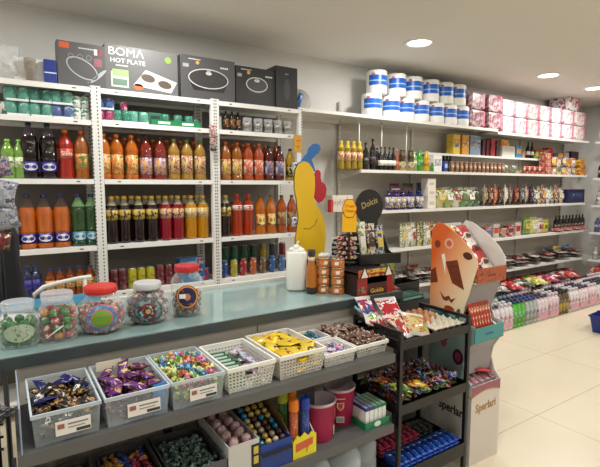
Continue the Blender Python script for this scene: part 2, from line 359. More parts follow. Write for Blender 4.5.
lrow(bottle(.33, .05, (190, 105, 25), (200, 90, 25), lbO, .2, .52, logo=(90, 120, 50)), 'soda_bottle', 'amber orange soda bottle with leafy label', 0, 2, [82])
lrow(bottle(.32, .048, (222, 120, 22), (235, 120, 20), lbO, .12, .55), 'juice_bottle', 'orange juice bottle', 1, 2, [104, 117, 132], grp='orange juice bottles')
lrow(bottle(.32, .048, (150, 45, 28), (50, 35, 40), PRT((230, 160, 90), (90, 80, 160), (240, 230, 220), 30), .12, .5), 'juice_bottle', 'red brown juice bottle', 1, 2, [146, 160], grp='red brown juice bottles')
lrow(bottle(.31, .047, (196, 150, 60), (110, 130, 40), PRT((225, 190, 110), (170, 50, 50), (245, 235, 210), 28), .15, .6), 'juice_bottle', 'pale amber juice bottle', 1, 2, [174, 187, 200], grp='pale amber juice bottles')
lrow(bottle(.31, .046, (186, 110, 30), (200, 90, 20), lbY, .15, .55), 'juice_bottle', 'amber fruit drink bottle', 2, 2, [225.5, 237], grp='amber drink bottles')
lrow(bottle(.31, .046, (206, 84, 20), (225, 110, 20), PRT((220, 90, 50), (240, 160, 120), (240, 230, 220), 30), .15, .55), 'juice_bottle', 'bright orange drink bottle', 2, 2, [248, 258.5], grp='bright orange drink bottles')
lrow(bottle(.30, .045, (110, 36, 24), (40, 30, 36), PRT((90, 110, 160), (210, 120, 110), (235, 230, 225), 30), .15, .55), 'juice_bottle', 'dark red drink bottle with blue label', 2, 2, [269, 279.5], grp='dark red drink bottles')
lrow(bottle(.28, .045, (200, 160, 30), (30, 30, 30), PRT((30, 30, 32), (210, 180, 60), (30, 30, 32), 25), .1, .5), 'juice_bottle', 'yellow drink bottle with black label', 2, 2, [290])
# second row behind, glimpsed between necks
for b_, us, n_ in ((1, [111, 125, 139, 153, 167, 181, 194], 'orange juice bottle'), (2, [232, 243, 254, 265, 275], 'amber fruit drink bottle')):
    lrow(bottle(.31, .046, (170, 84, 24), (190, 90, 25), lbO, .15, .55), 'juice_bottle', n_+' in back row', b_, 2, us, dy=.19, grp='back row juice bottles')
# --- fourth shelf
SD = dict(l0=.1, l1=.28)
lrow(bottle(.36, .052, (150, 155, 158), (34, 40, 100), BLUEB, neck=CLR(), logo=(235, 235, 240), txt=('Itt', .03, (60, 50, 130)), **SD), 'soda_bottle', 'clear soda bottle with blue cap', 0, 3, [11])
lrow(bottle(.36, .052, ORA, (34, 40, 110), BLUEB, neck=CLR((120, 96, 76), .2), logo=(235, 235, 240), txt=('Itt', .03, (60, 50, 130)), **SD), 'soda_bottle', 'orange soda bottle with blue cap', 0, 3, [28, 45, 62], grp='orange sodas with blue caps')
lrow(bottle(.36, .052, (44, 84, 34), (34, 40, 110), M((80, 130, 150), .4), neck=CLR((150, 200, 140), .35), logo=(190, 220, 230), **SD), 'soda_bottle', 'green soda bottle with blue cap', 0, 3, [79, 92], grp='green sodas with blue caps')
gold = M((212, 176, 60), .3, .4)
def glassb(liq, lab, **k): return bottle(.34, .046, liq, (214, 170, 50), lab, l0=.5, l1=.72, waist=False, neck=CLR((200, 190, 160), .35), capr=.019, **k)
goldp = PRT((40, 22, 16), (212, 176, 60), (212, 176, 60), 34, thr=.5)
lrow(glassb((38, 14, 10), goldp), 'syrup_bottle', 'dark brown bottle with gold label', 1, 3, [112, 125, 139, 152], grp='dark bottles with gold labels')
lrow(glassb((168, 16, 40), PRT((168, 16, 40), (230, 200, 170), (212, 176, 60), 34)), 'syrup_bottle', 'crimson bottle with gold cap', 1, 3, [166, 178], grp='crimson bottles with gold caps')
lrow(glassb((228, 160, 10), PRT((228, 165, 20), (240, 230, 200), (212, 176, 60), 34)), 'syrup_bottle', 'bright yellow bottle with gold cap', 1, 3, [191, 203], grp='bright yellow bottles with gold caps')
lrow(glassb((46, 18, 12), goldp), 'syrup_bottle', 'dark brown bottle with gold label', 2, 3, [225.5])
lrow(bottle(.345, .047, (196, 64, 20), (200, 60, 30), M((230, 215, 205), .4), .62, .74, logo=(190, 50, 40)), 'soda_bottle', 'red orange bottle with white neck band', 2, 3, [237, 248], grp='red orange bottles with white bands')
lrow(bottle(.34, .048, (220, 124, 16), (70, 90, 40), PRT((220, 124, 16), (240, 180, 80), (190, 50, 40), 18), .2, .52, logo=(235, 225, 150)), 'soda_bottle', 'orange soda bottle with oval label', 2, 3, [260, 271], grp='orange sodas with oval labels')
lrow(bottle(.335, .046, (196, 90, 24), (60, 90, 40), PRT((180, 60, 40), (120, 150, 60), (220, 190, 150), 28), .2, .55), 'soda_bottle', 'copper orange soda bottle with green cap', 2, 3, [281.5, 291.5], grp='copper orange sodas')
lrow(glassb((38, 14, 10), goldp), 'syrup_bottle', 'dark gold labelled bottle in back row', 1, 3, [118, 132, 146, 159, 172, 185, 197], dy=.19, grp='back row dark bottles')
# --- fifth shelf: cans and small bottles
lrow(bottle(.2, .035, (170, 80, 20), (40, 60, 130), lbO, .3, .6), 'juice_bottle', 'small amber bottle behind the chair', 0, 4, [50, 60, 70, 80, 90], grp='small amber bottles behind the chair')
lrow(bottle(.23, .035, (60, 70, 120), (40, 60, 140), BLUEB, .3, .6), 'juice_bottle', 'blue capped small bottle', 0, 4, [36, 28], grp='blue capped small bottles')
def cm(a, b=None): return PRT(a, b or tuple(min(255, q+50) for q in a), None, 30, .3, .56)
lrow(can(.033, .155, cm((96, 26, 32))), 'drink_can', 'dark maroon drink can', 1, 4, [105, 113.5, 122], 'can', grp='maroon cans')
lrow(can(.033, .155, cm((200, 180, 20), (120, 150, 50))), 'drink_can', 'yellow drink can', 1, 4, [132, 141, 150], 'can', grp='yellow cans')
lrow(can(.033, .155, cm((112, 34, 40))), 'drink_can', 'wine red drink can behind the jars', 1, 4, [160, 168.5, 177], 'can', grp='wine red cans')
place(carton(.2, .12, .19, PRT((40, 110, 170), (120, 180, 210), (170, 60, 60), 12), PRT((60, 60, 150), (200, 90, 60), (230, 220, 80), 22)), 'drink_multipack', 'blue shrink wrapped drink multipack behind the red lidded jar', 'drink pack', (Xu(193, YS+.03, .9), YS+.03, LZ[4]+.001))
lrow(can(.031, .1, cm((190, 30, 60), (40, 60, 160))), 'drink_can', 'short red and blue can', 1, 4, [205], 'can')
hues = [((36, 70, 150), 'blue'), ((190, 170, 40), 'yellow'), ((180, 40, 34), 'red'), ((200, 90, 30), 'orange'), ((120, 90, 50), 'bronze'), ((40, 90, 170), 'bright blue'), ((70, 110, 170), 'slate blue'), ((30, 60, 120), 'navy')]
for i, (c_, n_) in enumerate(hues): lrow(can(.03, .145, PRT(c_, (210, 210, 215), tuple(int(q*.6) for q in c_), 24, .3, .6)), 'drink_can', n_+' slim can with silver top', 2, 4, [224+i*9.6], 'can')
for i, (c_, n_) in enumerate([((30, 90, 60), 'dark green'), ((40, 110, 70), 'green'), ((34, 96, 62), 'bottle green'), ((30, 80, 60), 'deep green'), ((180, 150, 30), 'mustard'), ((60, 70, 90), 'grey'), ((150, 34, 46), 'crimson')]):
    lrow(can(.031, .16, cm(c_, tuple(min(255, q+25) for q in c_))), 'drink_can', n_+' tall can in the back row', 2, 4, [225+i*9.5], 'can', dy=.22, z=LZ[4]+.075)
place([('riser', MB().box((-.36, 0, 0), (.36, .12, .072), M((90, 88, 84), .6)).mesh('riser', .002), [])], 'can_riser', 'low grey step lifting the back row of cans', 'riser', (1.855, YS+.16, LZ[4]+.001))
# lower shelves hidden mostly by the counter: dark cartons
# --- second shelf: multipacks of small tins and tubs
def tubpack(c, top, n=2, rr=.036, hh=.088, film=True):
    k = ('tub', c, top, n)
    if k not in SP:
        s = []
        for i in range(n):
            x = (i-(n-1)/2)*rr*2.06
            s.append(('tub', MB().lathe([(rr*.86, 0), (rr, hh*.3), (rr*.97, hh*.75), (rr*.8, hh)], PRT(c, top, (235, 240, 235), 26, .25, .57), 14, x, rr).mesh('tub'), []))
        s.append(('film_wrap', MB().box((-n*rr*1.03, 0, 0), (n*rr*1.03, rr*2, hh*1.02), CLR(c, .12, .1)).mesh('film_wrap', .012), []))
        s.append(('film_band', MB().box((-n*rr*.8, -.002, 0), (n*rr*.9, 0, hh*.16), M((220, 225, 225), .3)).mesh('film_band'), []))
        SP[k] = s
    return SP[k]
z2 = LZ[1]+.001; G1, G2 = (104, 186, 164), (176, 224, 208)
tub = [(18, G1, 0), (41.5, G1, 0), (63, (90, 110, 180), 0), (18, G1, 1), (41.5, (70, 150, 130), 1), (63, G1, 1)]
for u, c_, l in tub:
    place(tubpack(c_, G2), 'tub_multipack', f"{'blue' if c_[2]==180 else 'green'} film wrapped tub pack, {'upper' if l else 'lower'} layer, {['leftmost','middle','rightmost'][[18,41.5,63].index(u)]} stack", 'tub pack', (Xu(u, YS+.04, z2), YS+.03, z2+l*.091), 0, 'green tub packs on the second shelf')
for i, u in enumerate([77, 86]):
    for l in (0, 1): place(can(.031, .078, PRT((60, 150, 100), (235, 238, 235), (235, 238, 235), 18, .35, .42), (230, 230, 228)), 'tin', f"white and green tin, {'upper' if l else 'lower'}, {'left' if i==0 else 'right'} column beside the green packs", 'tin', (Xu(u, YS+.04, z2), YS+.06, z2+l*.08), 0, 'white and green tins')
place(can(.03, .08, PRT((210, 205, 195), (60, 120, 80), None, 20)), 'tin', 'grey tin at the far left end of second shelf', 'tin', (Xu(2, YS+.04, z2), YS+.06, z2), 0)
for l, (c_, n_) in enumerate([((200, 70, 120), 'pink'), ((80, 120, 190), 'blue')]): place(tubpack(c_, (220, 190, 210), 2, .032, .08), 'tub_multipack', f"{n_} film wrapped tub pack beside the punched post", 'tub pack', (Xu(105.5, YS+.04, z2), YS+.03, z2+l*.083), 0)
place(tubpack((60, 150, 120), G2, 1), 'tub_multipack', 'single green wrapped tub under the small pink tub', 'tub', (Xu(117.5, YS+.04, z2), YS+.03, z2), 0)
place(can(.024, .06, PRT((210, 50, 110), (240, 200, 215), None, 30)), 'tin', 'small pink tub standing above the green tubs', 'tub', (Xu(125, YS+.04, z2), YS+.065, z2+.09), 0)
place(tubpack((60, 150, 120), G2, 1), 'tub_multipack', 'single green wrapped tub below the pink tub', 'tub', (Xu(127, YS+.04, z2), YS+.03, z2), 0)
for i, u in enumerate([139.5, 197]): place(tubpack(G1, G2, 2, .034, .07), 'tub_multipack', ['green tub pack left of the green tray', 'green tub pack at the right end of the green tray'][i], 'tub pack', (Xu(u, YS+.04, z2), YS+.03 if i == 0 else YS+.14, z2+(.0 if i == 0 else 0)), 0)
tr = MB().box((-.19, 0, 0), (.19, .16, .004), M((20, 120, 70), .4)).box((-.19, 0, .004), (.19, .004, .042), M((20, 120, 70), .4)).box((-.19, .156, .004), (.19, .16, .042), M((20, 120, 70), .4)).box((-.19, .004, .004), (-.186, .156, .042), M((20, 120, 70), .4)).box((.186, .004, .004), (.19, .156, .042), M((20, 120, 70), .4))
lb = MB()
for q in (-.09, .09): lb.box((q-.05, -.0012, .012), (q+.04, 0, .03), M((225, 235, 228), .4))
place([('tray', tr.mesh('tray'), [('label_panel', lb.mesh('label_panel'), [])])], 'display_tray', 'open bright green cardboard tray holding wrapped tubs', 'tray', (Xu(177, YS+.02, z2), YS+.02, z2))
for i, u in enumerate([165, 178, 189]): place(tubpack((70, 150, 125), (150, 200, 185), 1, .034, .085), 'tub_multipack', f"{['left','middle','right'][i]} pale green tub standing in the green tray", 'tub', (Xu(u, YS+.07, z2+.05), YS+.05, z2+.006), 0, 'tubs in the green tray')
place(carton(.09, .1, .085, M((40, 110, 84), .4), M((24, 60, 50), .4)), 'small_carton', 'small dark green carton standing in the tray', 'carton', (Xu(154, YS+.07, z2+.05), YS+.04, z2+.006))
lrow(bottle(.155, .022, (34, 18, 14), (28, 24, 24), PRT((200, 130, 50), (60, 30, 20), None, 40), .2, .6, capr=.009), 'sauce_bottle', 'small dark sauce bottle', 2, 1, [226, 232, 238], dy=.05, grp='small dark sauce bottles')
GL = CLR((200, 205, 205), .35, .1)
tumb = [('glass', MB().lathe([(.028, 0), (.036, .01), (.04, .115), (.038, .115), (.034, .012), (.001, .01)], GL, 16).mesh('glass'), []), ('packaging_sleeve', MB().lathe([(.0405, .03), (.0412, .085)], PRT((170, 168, 160), (90, 86, 80), (215, 212, 205), 24, .4), 16).mesh('packaging_sleeve'), [])]
lrow(tumb, 'drinking_glass', 'glass tumbler with grey sleeve', 2, 1, [247, 257.5, 267.5, 277, 287], 'glass', dy=.06, grp='glass tumblers in sleeves')
place(can(.02, .11, M((210, 208, 204), .3), (60, 60, 60)), 'salt_shaker', 'narrow white shaker at the left end of the tumblers', 'shaker', (Xu(219.5, YS+.04, z2), YS+.05, z2))
# --- boxes along the top
zt = LZ[0]+.001; W_ = M((226, 226, 222), .4); GR = M((84, 84, 86), .4); BK = M((30, 30, 32), .35)
def bx(name, label, u0, u1, h, d, m, y=YS+.02, art=None, rz=0, z=zt):
    x0, x1 = Xu(u0, y, z+.1), Xu(u1, y, z+.1)
    sub = [(n, q.mesh(n), []) for n, q in (art(x1-x0, h) if art else [])]
    return place([('carton', MB().box((-(x1-x0)/2, 0, 0), ((x1-x0)/2, d, h), m).mesh('carton', .002), sub)], name, label, 'boxed appliance', ((x0+x1)/2, y, z), rz)
def ell(cx, cz, a, b, m, y=-.0012, n=28, y0=0, mb=None, ri=None, rot=0):
    mb = mb or MB(); cr, sr = math.cos(rot), math.sin(rot)
    P = lambda k, a_, b_: (cx+a_*math.cos(k)*cr-b_*math.sin(k)*sr, cz+a_*math.cos(k)*sr+b_*math.sin(k)*cr)
    if ri is None: mb.prism([P(2*PI*k/n, a, b) for k in range(n)], y0, y, m, 'y')
    else:
        for k in range(n):
            k0, k1 = 2*PI*k/n, 2*PI*(k+1)/n
            mb.prism([P(k0, a, b), P(k1, a, b), P(k1, a-ri, b-ri), P(k0, a-ri, b-ri)], y0, y, m, 'y')
    return mb
def tx(s, x, z, size, c, bold=0, y=-.0008, wide=1, rot=0): return MB().text(s, size, M(c, .45), T(x, y, z) @ FRONT @ Matrix.Rotation(rot, 4, 'Z'), .0005, wide, bold=bold)
def art1(w, h):
    a = tx('~~~~~~~~~', .03, h*.88, .02, (210, 210, 210)); L_ = (170, 172, 175)
    b = ell(-.0, h*.42, .105, .06, M(L_, .3), ri=.008, rot=-.5); b.box((.03, -.0012, h*.1), (.036, 0, h*.12), M(L_)); ell(.1, h*.28, .07, .012, M(L_, .3), mb=b, rot=.75)
    c = MB().box((-w*.45, -.0012, h*.84), (-w*.25, 0, h*.97), M((200, 90, 50), .4)); d = MB()
    for i in range(3): ell(-w*.22+i*.055, h*.68, .017, .017, M((150, 150, 150)), ri=.003, mb=d)
    e = MB().box((w*.26, -.0012, h*.5), (w*.42, 0, h*.68), M((150, 90, 100), .4)).box((w*.26, -.0012, h*.76), (w*.33, 0, h*.9), M((210, 200, 200), .4)).box((w*.36, -.0012, h*.76), (w*.44, 0, h*.9), M((150, 60, 60), .4))
    return [('lettering', a), ('pan_picture', b), ('orange_badge', c), ('feature_icon', d), ('colour_badge', e)]
bx('boxed_cookware', 'dark grey boxed pan with orange corner badge, leftmost of the appliance boxes', 57.5, 106, .285, .09, GR, art=art1)
def art2(w, h):
    a = tx('BOM\u039b', -w*.22, h*.85, .075, (238, 238, 236), 0, wide=1.15)
    b = tx('HOT PLATE', -w*.2, h*.66, .042, (238, 238, 236), 0, wide=1.1); b2 = tx('~~~~~~~~', -w*.28, h*.56, .02, (225, 225, 225))
    c = MB().prism([(-.07, .05), (.2, .02), (.245, .1), (.02, .165)], 0, -.0012, M((225, 224, 215), .35), 'y')
    for q in ((.035, .108), (.155, .075)): ell(q[0], q[1], .052, .03, M((80, 70, 62)), -.002, mb=c, rot=-.15); ell(q[0], q[1], .052, .03, M((150, 140, 130)), -.0024, mb=c, ri=.004, rot=-.15)
    d = MB().box((-w*.43, -.0012, h*.08), (-w*.2, 0, h*.42), M((200, 205, 195))).box((-w*.41, -.0018, h*.12), (-w*.22, 0, h*.26), M((100, 130, 110))).box((-w*.41, -.0018, h*.32), (-w*.2, 0, h*.47), M((150, 190, 120)))
    e = ell(-w*.07, h*.13, .035, .022, M((190, 100, 60))); e2 = ell(w*.36, h*.82, .024, .024, M((120, 150, 60)))
    return [('brand_lettering', a), ('title_lettering', b), ('small_lettering', b2), ('hot_plate_picture', c), ('info_panel', d), ('badge', e), ('green_badge', e2)]
bx('boxed_hot_plate', 'grey boxed hot plate with large white lettering and two plate picture', 105.5, 178, .31, .1, M((98, 98, 98), .4), art=art2)
def panart(sx, sy, cx, cz, extra=0):
    def f(w, h):
        q = M((196, 196, 196), .25); b = ell(cx, h*cz, sx, sy, M((58, 56, 56), .3), -.001); ell(cx, h*cz, sx, sy, q, -.002, ri=.007, mb=b)
        ell(cx, h*cz+sy*.55, .025, .013, q, -.003, mb=b); ell(cx, h*cz+sy*.8, .014, .012, M((160, 160, 165), .3), -.003, mb=b)
        b.prism([(cx-sx*.98, h*cz-.01), (cx+sx*.98, h*cz-.01), (cx+sx*.75, h*cz-sy*1.25), (cx-sx*.75, h*cz-sy*1.25)], 0, -.0006, M((40, 40, 40), .3), 'y')
        c = MB().box((-w*.46, -.001, h*.72), (-w*.36, 0, h*.8), M((150, 150, 150))); c2 = ell(-w*.2, h*.85, .014, .014, M((210, 150, 60)))
        return [('pan_picture', b), ('badge', c), ('round_badge', c2), ('lettering', tx('~~~~~', w*.3, h*.8, .028, (220, 220, 220))), ('small_lettering', tx('~~~~ ~~~~~', -w*.25, h*.92, .018, (200, 200, 200)))]
    return f
bx('boxed_wok', 'charcoal boxed wok with glass lid picture, pale scuffed left edge', 181, 235, .32, .13, M((76, 76, 78), .4), art=panart(.165, .075, 0, .5))
bx('boxed_pot', 'black boxed cooking pot with lid picture beside the wok box', 236, 277, .3, .15, M((36, 36, 38), .35), art=panart(.1, .06, .0, .55))
bx('boxed_appliance', 'tall narrow black appliance box at the right end of top shelf', 276, 297.5, .345, .2, BK, y=YS+.005, art=lambda w, h: [('lettering', tx('~~~~', 0, h*.82, .02, (170, 165, 150))), ('product_picture', ell(0, h*.45, .03, .09, M((62, 62, 64), .3)))])
bx('blue_carton', 'small royal blue carton with pale stripe on the top shelf', 44, 56.5, .15, .1, M((28, 50, 130), .4), art=lambda w, h: [('pale_stripe', MB().box((-w*.5, -.001, h*.42), (w*.5, 0, h*.47), M((200, 210, 225)))), ])
place(carton(.065, .1, .15, M((222, 222, 220), .5)), 'white_carton', 'plain white carton between glasses and blue carton', 'carton', (Xu(40, YS+.04, zt), YS+.06, zt))
place([('sheet', MB().box((-.04, 0, 0), (.03, .05, .16), M((226, 226, 224), .5)).mesh('sheet', .002), [])], 'white_carton', 'plain white carton left of the stacked glasses', 'carton', (Xu(22, YS+.08, zt), YS+.09, zt))
sg = []
for i in range(3): sg.append(('glass', MB().lathe([(.026, 0), (.036, .1), (.034, .1), (.024, .003)], CLR((170, 160, 145), .4), 16, cz=.024*i).mesh('glass'), []))
place(sg, 'glass_stack', 'stack of nested smoky glasses on the top shelf', 'glasses', (Xu(31, YS+.05, zt), YS+.06, zt))
cb = MB().pillow(.22, .24, .14, CLR((225, 226, 226), .3, .15), wob=2, mx=T(0, 0, .11) @ Matrix.Rotation(PI/2, 4, 'X')).mesh('plastic_bag')
place([('plastic_bag', cb, []), ('hat_box', MB().prism([(-.12, .005), (.1, .005), (.0, .12), (-.1, .22)], .03, .1, M((226, 226, 224), .5), 'y').mesh('hat_box', .003), [])], 'bagged_glassware', 'clear plastic bag of white goods at the far left', 'bag', (Xu(2, YS+.12, zt), YS+.12, zt))
lidp = [('disc', MB().lathe([(.001, -.01), (.06, -.012), (.095, .0), (.1, .006), (.09, .008)], M((150, 146, 140), .35), 26, mx=Matrix.Rotation(1.35, 4, 'X')).mesh('disc'), []), ('blue_sachet', MB().pillow(.05, .14, .02, M((30, 90, 160), .3), wob=1, mx=T(-.04, -.03, -.01) @ Matrix.Rotation(PI/2, 4, 'X') @ Matrix.Rotation(-.35, 4, 'Z')).mesh('blue_sachet'), [])]
place(lidp, 'round_lid', 'round grey lid with blue sachet standing on the end of the top shelf', 'lid', (Xu(303, YS+.1, zt+.1)-.02, YS+.1, zt+.101))
# strips hung on the posts
def hanger(x, y, ztop, n, cols, name, label, w=.05, hh=.09, gap=.1):
    s = [('strip', MB().box((-.007, 0, -n*gap-.04), (.007, .0015, 0), M((225, 225, 225), .4)).mesh('strip'), [])]
    for i in range(n):
        s.append(('hanging_pack', MB().pillow(w, hh, .014, cols[i % len(cols)], mx=T(0, -.01, -.05-i*gap) @ Matrix.Rotation(PI/2, 4, 'X')).mesh('hanging_pack'), []))
    place(s, name, label, 'hanging strip', (x, y, ztop))
hanger(Xu(212, 3.42, 2.0), 3.42, 2.02, 2, [PRT((190, 60, 50), (220, 220, 220), (50, 90, 80), 50), PRT((60, 60, 70), (210, 200, 190), (190, 70, 50), 50)], 'hanging_strip', 'strip of small packs hung on the post beside the tumblers', .055, .1)
YP = 3.2
place([('card', MB().box((-.04, 0, -.15), (.04, .012, .0), PRT((228, 160, 20), (240, 180, 40), (190, 60, 20), 40, thr=.62)).mesh('card', .003), [('lettering', MB().text('~~~~', .016, M((190, 40, 20)), T(0, -.001, -.05) @ FRONT).text('~~~', .02, M((190, 60, 30)), T(0, -.001, -.1) @ FRONT).mesh('lettering'), [])]),
       ('strip', MB().box((-.008, .002, -.95), (.008, .004, -.15), M((226, 226, 226), .4)).mesh('strip'), [])], 'hanging_card', 'yellow orange card hanging at the right end of the white shelving', 'hanging card', (Xu(297.5, YP+.2, 1.95), YP+.19, 1.99))
for i, (zz, u) in enumerate([(1.71, 296), (1.62, 297), (1.24, 295)]):
    place(flow(.06, .085, .02, PRT((220, 222, 226), (50, 80, 160), (40, 40, 50), 45)), 'hanging_sachet', f"{['upper','middle','lower'][i]} white and blue sachet on the strip before the yellow cutout", 'sachet', (Xu(u, 3.35, zz), 3.36, zz), 0, 'sachets on the strip', 1, (PI/2, 0, 0))
# ================================================================== COUNTER
CZ = .95; CX0, CX1, CY0, CY1 = -.95, 1.9, 1.852, 2.48
r = bpy.data.objects.new('counter', None); C.objects.link(r); r.location = (0, CY0, 0)
tagit(r, 'long shop counter with teal grey glass top and dark front edge', 'counter')
obj('glass_top', MB().box((CX0, .014, CZ-.006), (CX1, CY1-CY0, CZ), SURF('teal_glass', (134, 162, 162), (146, 172, 171), 4, .07)).mesh('glass_top'), r)
obj('edge_trim', MB().box((CX0, 0, CZ-.042), (CX1+.012, .014, CZ+.001), M((58, 66, 66), .3)).box((CX0, .014, CZ-.042), (CX1, CY1-CY0, CZ-.007), M((120, 120, 116), .5)).box((CX1, .014, CZ-.042), (CX1+.012, CY1-CY0, CZ+.001), M((58, 66, 66), .3)).mesh('edge_trim', .002), r)
obj('back_ledge', MB().box((CX0, CY1-CY0+.001, CZ-.05), (CX1, CY1-CY0+.03, CZ+.022), M((206, 206, 198), .4)).mesh('back_ledge', .002), r)
pm = M((196, 190, 180), .45)
for a, b in ((.022, .985), (.99, CX1-.02)): obj('front_panel', MB().box((a, .032, .001), (b, .05, CZ-.044), pm).mesh('front_panel', .002), r)
obj('side_panel', MB().box((.022, .052, .001), (.04, CY1-CY0-.02, CZ-.044), pm).mesh('side_panel'), r); obj('side_panel', MB().box((CX1-.038, .052, .001), (CX1-.02, CY1-CY0-.02, CZ-.044), pm).mesh('side_panel'), r)
# grey shelf unit in front of the counter
S1, S2, SX0, SX1, SY0, SY1 = .77, .425, -.0, 1.512, 1.5, 1.865
r = bpy.data.objects.new('display_shelf', None); C.objects.link(r); r.location = (SX0, SY0, 0)
tagit(r, 'grey metal shelf unit holding bins and baskets in front of the counter', 'shelf unit')
W = SX1-SX0; D = SY1-SY0; gm = SURF('grey_steel', (84, 84, 84), (96, 96, 95), 6, .45)
for z in (S1, S2, .1):
    obj('shelf', MB().box((.002, 0, z-.042), (W, .004, z), gm).box((.002, .004, z-.006), (W, D, z), gm).box((W-.004, .004, z-.042), (W, D, z-.006), gm).mesh('shelf', .001), r)
for x in (.0, .52, W-.05):
    for y in ((D-.03),):
        obj('upright', MB().box((x+.004, y, 0), (x+.034, y+.028, .76), DK).mesh('upright', .001), r)
obj('side_sheet', MB().box((.012, .0, S1+.001), (.016, D-.02, S1+.14), CLR((170, 188, 215), .45, .2)).mesh('side_sheet', .001), r, 'pale blue translucent side sheet')
obj('side_frame', MB().box((-.012, .0, .0), (-.001, .02, S1-.01), M((30, 34, 50), .4)).mesh('side_frame'), r)
def bin_spec(w, d, h, c=CLR((215, 226, 232), .1, .1), sticker=True, alt=0):
    t = .0025; lo = .9
    def ring(z0, z1, t_, grow, m, mb):
        for (a, b) in (((-w/2-grow, -grow), (w/2+grow, t_-grow)), ((-w/2-grow, d-t_+grow), (w/2+grow, d+grow)), ((-w/2-grow, t_-grow), (-w/2+t_-grow, d-t_+grow)), ((w/2-t_+grow, t_-grow), (w/2+grow, d-t_+grow))):
            mb.box((a[0], a[1], z0), (b[0], b[1], z1), m)
        return mb
    mb = ring(.0, h-.001, t, 0, c, MB()); mb.box((-w/2+t, t, 0), (w/2-t, d-t, t), c)
    f = .93; mb.v = [(x*(f+(1-f)*z/h), d/2+(y-d/2)*(f+(1-f)*z/h), z) for x, y, z in mb.v]
    rim = ring(h-.012, h, .0065, .003, CLR((215, 228, 234), .42, .15), MB())
    s = [('box', mb.mesh('box'), []), ('rim', rim.mesh('rim', .0015), [])]
    if sticker:
        k = MB().box((-w*.18, -.0012, h*.22), (w*.34, .0006, h*.64), M((225, 222, 216), .5))
        bar = MB().box((w*.12, -.002, h*.25), (w*.33, -.0012, h*.34), M((50, 50, 50))).box((-w*.15, -.002, h*.42), (-w*.05, -.0012, h*.56), M((150, 90, 80))).box((w*.0, -.002, h*.5), (w*.3, -.0012, h*.54), M((110, 110, 110))).box((w*.0, -.002, h*.4), (w*.25, -.0012, h*.43), M((130, 130, 130)))
        s.append(('price_sticker', k.mesh('price_sticker'), [('print', bar.mesh('print'), [])]))
    return s
BY = SY0+.012
BINS = [(.042, .232), (.247, .452), (.462, .655)]
for i, (a, b) in enumerate(BINS):
    place(bin_spec(b-a, .315, .105), 'clear_bin', ['clear plastic bin of dark wrapped chocolate bars, far left of shelf', 'clear plastic bin of purple chocolate bars', 'clear plastic bin of small twist wrapped sweets'][i], 'bin', ((a+b)/2, BY, S1+.001), 0, 'clear bins on the grey shelf')
dk = [flow(.036, .1, .02, PRT((36, 24, 22), (206, 150, 60), (26, 20, 28), 22, .25, .46), M((24, 20, 26), .3)), flow(.036, .1, .02, PRT((30, 22, 24), (200, 140, 60), (26, 20, 28), 28, .25, .53), M((24, 20, 26), .3)), flow(.036, .1, .02, PRT((30, 30, 110), (26, 24, 60), (190, 180, 170), 30, .25, .55), M((36, 40, 120), .3)), flow(.036, .1, .02, PRT((34, 26, 26), (225, 220, 210), (30, 24, 28), 20, .25, .58), M((30, 24, 28), .3))]
heap(dk, 'chocolate_bar', ['brown and gold wrapped chocolate bar in the far left clear bin', 'dark and gold wrapped chocolate bar in the far left clear bin', 'dark blue wrapped chocolate bar in the far left clear bin', 'black and white wrapped chocolate bar in the far left clear bin'], 'chocolate bar', .058, .216, BY+.03, BY+.285, S1+.004, (.04, .062), 4, 'dark bars in the left bin', .022, .016, .4)
pu = [flow(.042, .105, .022, PRT((96, 24, 110), (225, 180, 70), (120, 40, 130), 26, .22, .52), M((92, 22, 104), .25)), flow(.042, .105, .022, PRT((104, 30, 112), (120, 40, 140), (230, 210, 120), 30, .22, .5), M((84, 20, 96), .25))]
heap(pu, 'chocolate_bar', ['purple wrapped chocolate bar with yellow print in clear bin', 'purple wrapped chocolate bar with lilac print in clear bin'], 'chocolate bar', .266, .436, BY+.03, BY+.285, S1+.004, (.043, .066), 4, 'purple bars in the middle bin', .023, .018, .4)
place(flow(.05, .11, .02, M((40, 120, 190), .3)), 'wrapped_bar', 'bright blue wrapped bar standing at the right front of purple bin', 'bar', (.425, BY+.024, S1+.055), 0, None, 1, (PI/2, 0, .1))
place([('card', MB().box((0, 0, 0), (.09, .002, .035), M((222, 216, 196), .5)).mesh('card'), [])], 'price_card', 'plain cream card at the back of the purple bar bin', 'card', (.268, BY+.299, S1+.085), 0)
def sw(c, e, nm): return sweet(PRT(c, e, (235, 235, 225), 60, .2, .55), M(e, .25)), nm
kinds = [sw((110, 160, 50), (200, 215, 120), 'green'), sw((200, 60, 110), (235, 150, 180), 'pink'), sw((40, 110, 160), (110, 180, 210), 'blue'), sw((190, 70, 30), (235, 170, 60), 'orange'), sw((40, 50, 30), (120, 160, 60), 'dark green'), sw((210, 200, 90), (235, 235, 160), 'yellow green')]
heap([k[0] for k in kinds], 'wrapped_sweet', [k[1]+' twist wrapped sweet in the third clear bin' for k in kinds], 'sweet', .478, .640, BY+.022, BY+.293, S1+.008, (.03, .036), 4, 'sweets in the third bin', .023, .018, .6, flat=False)
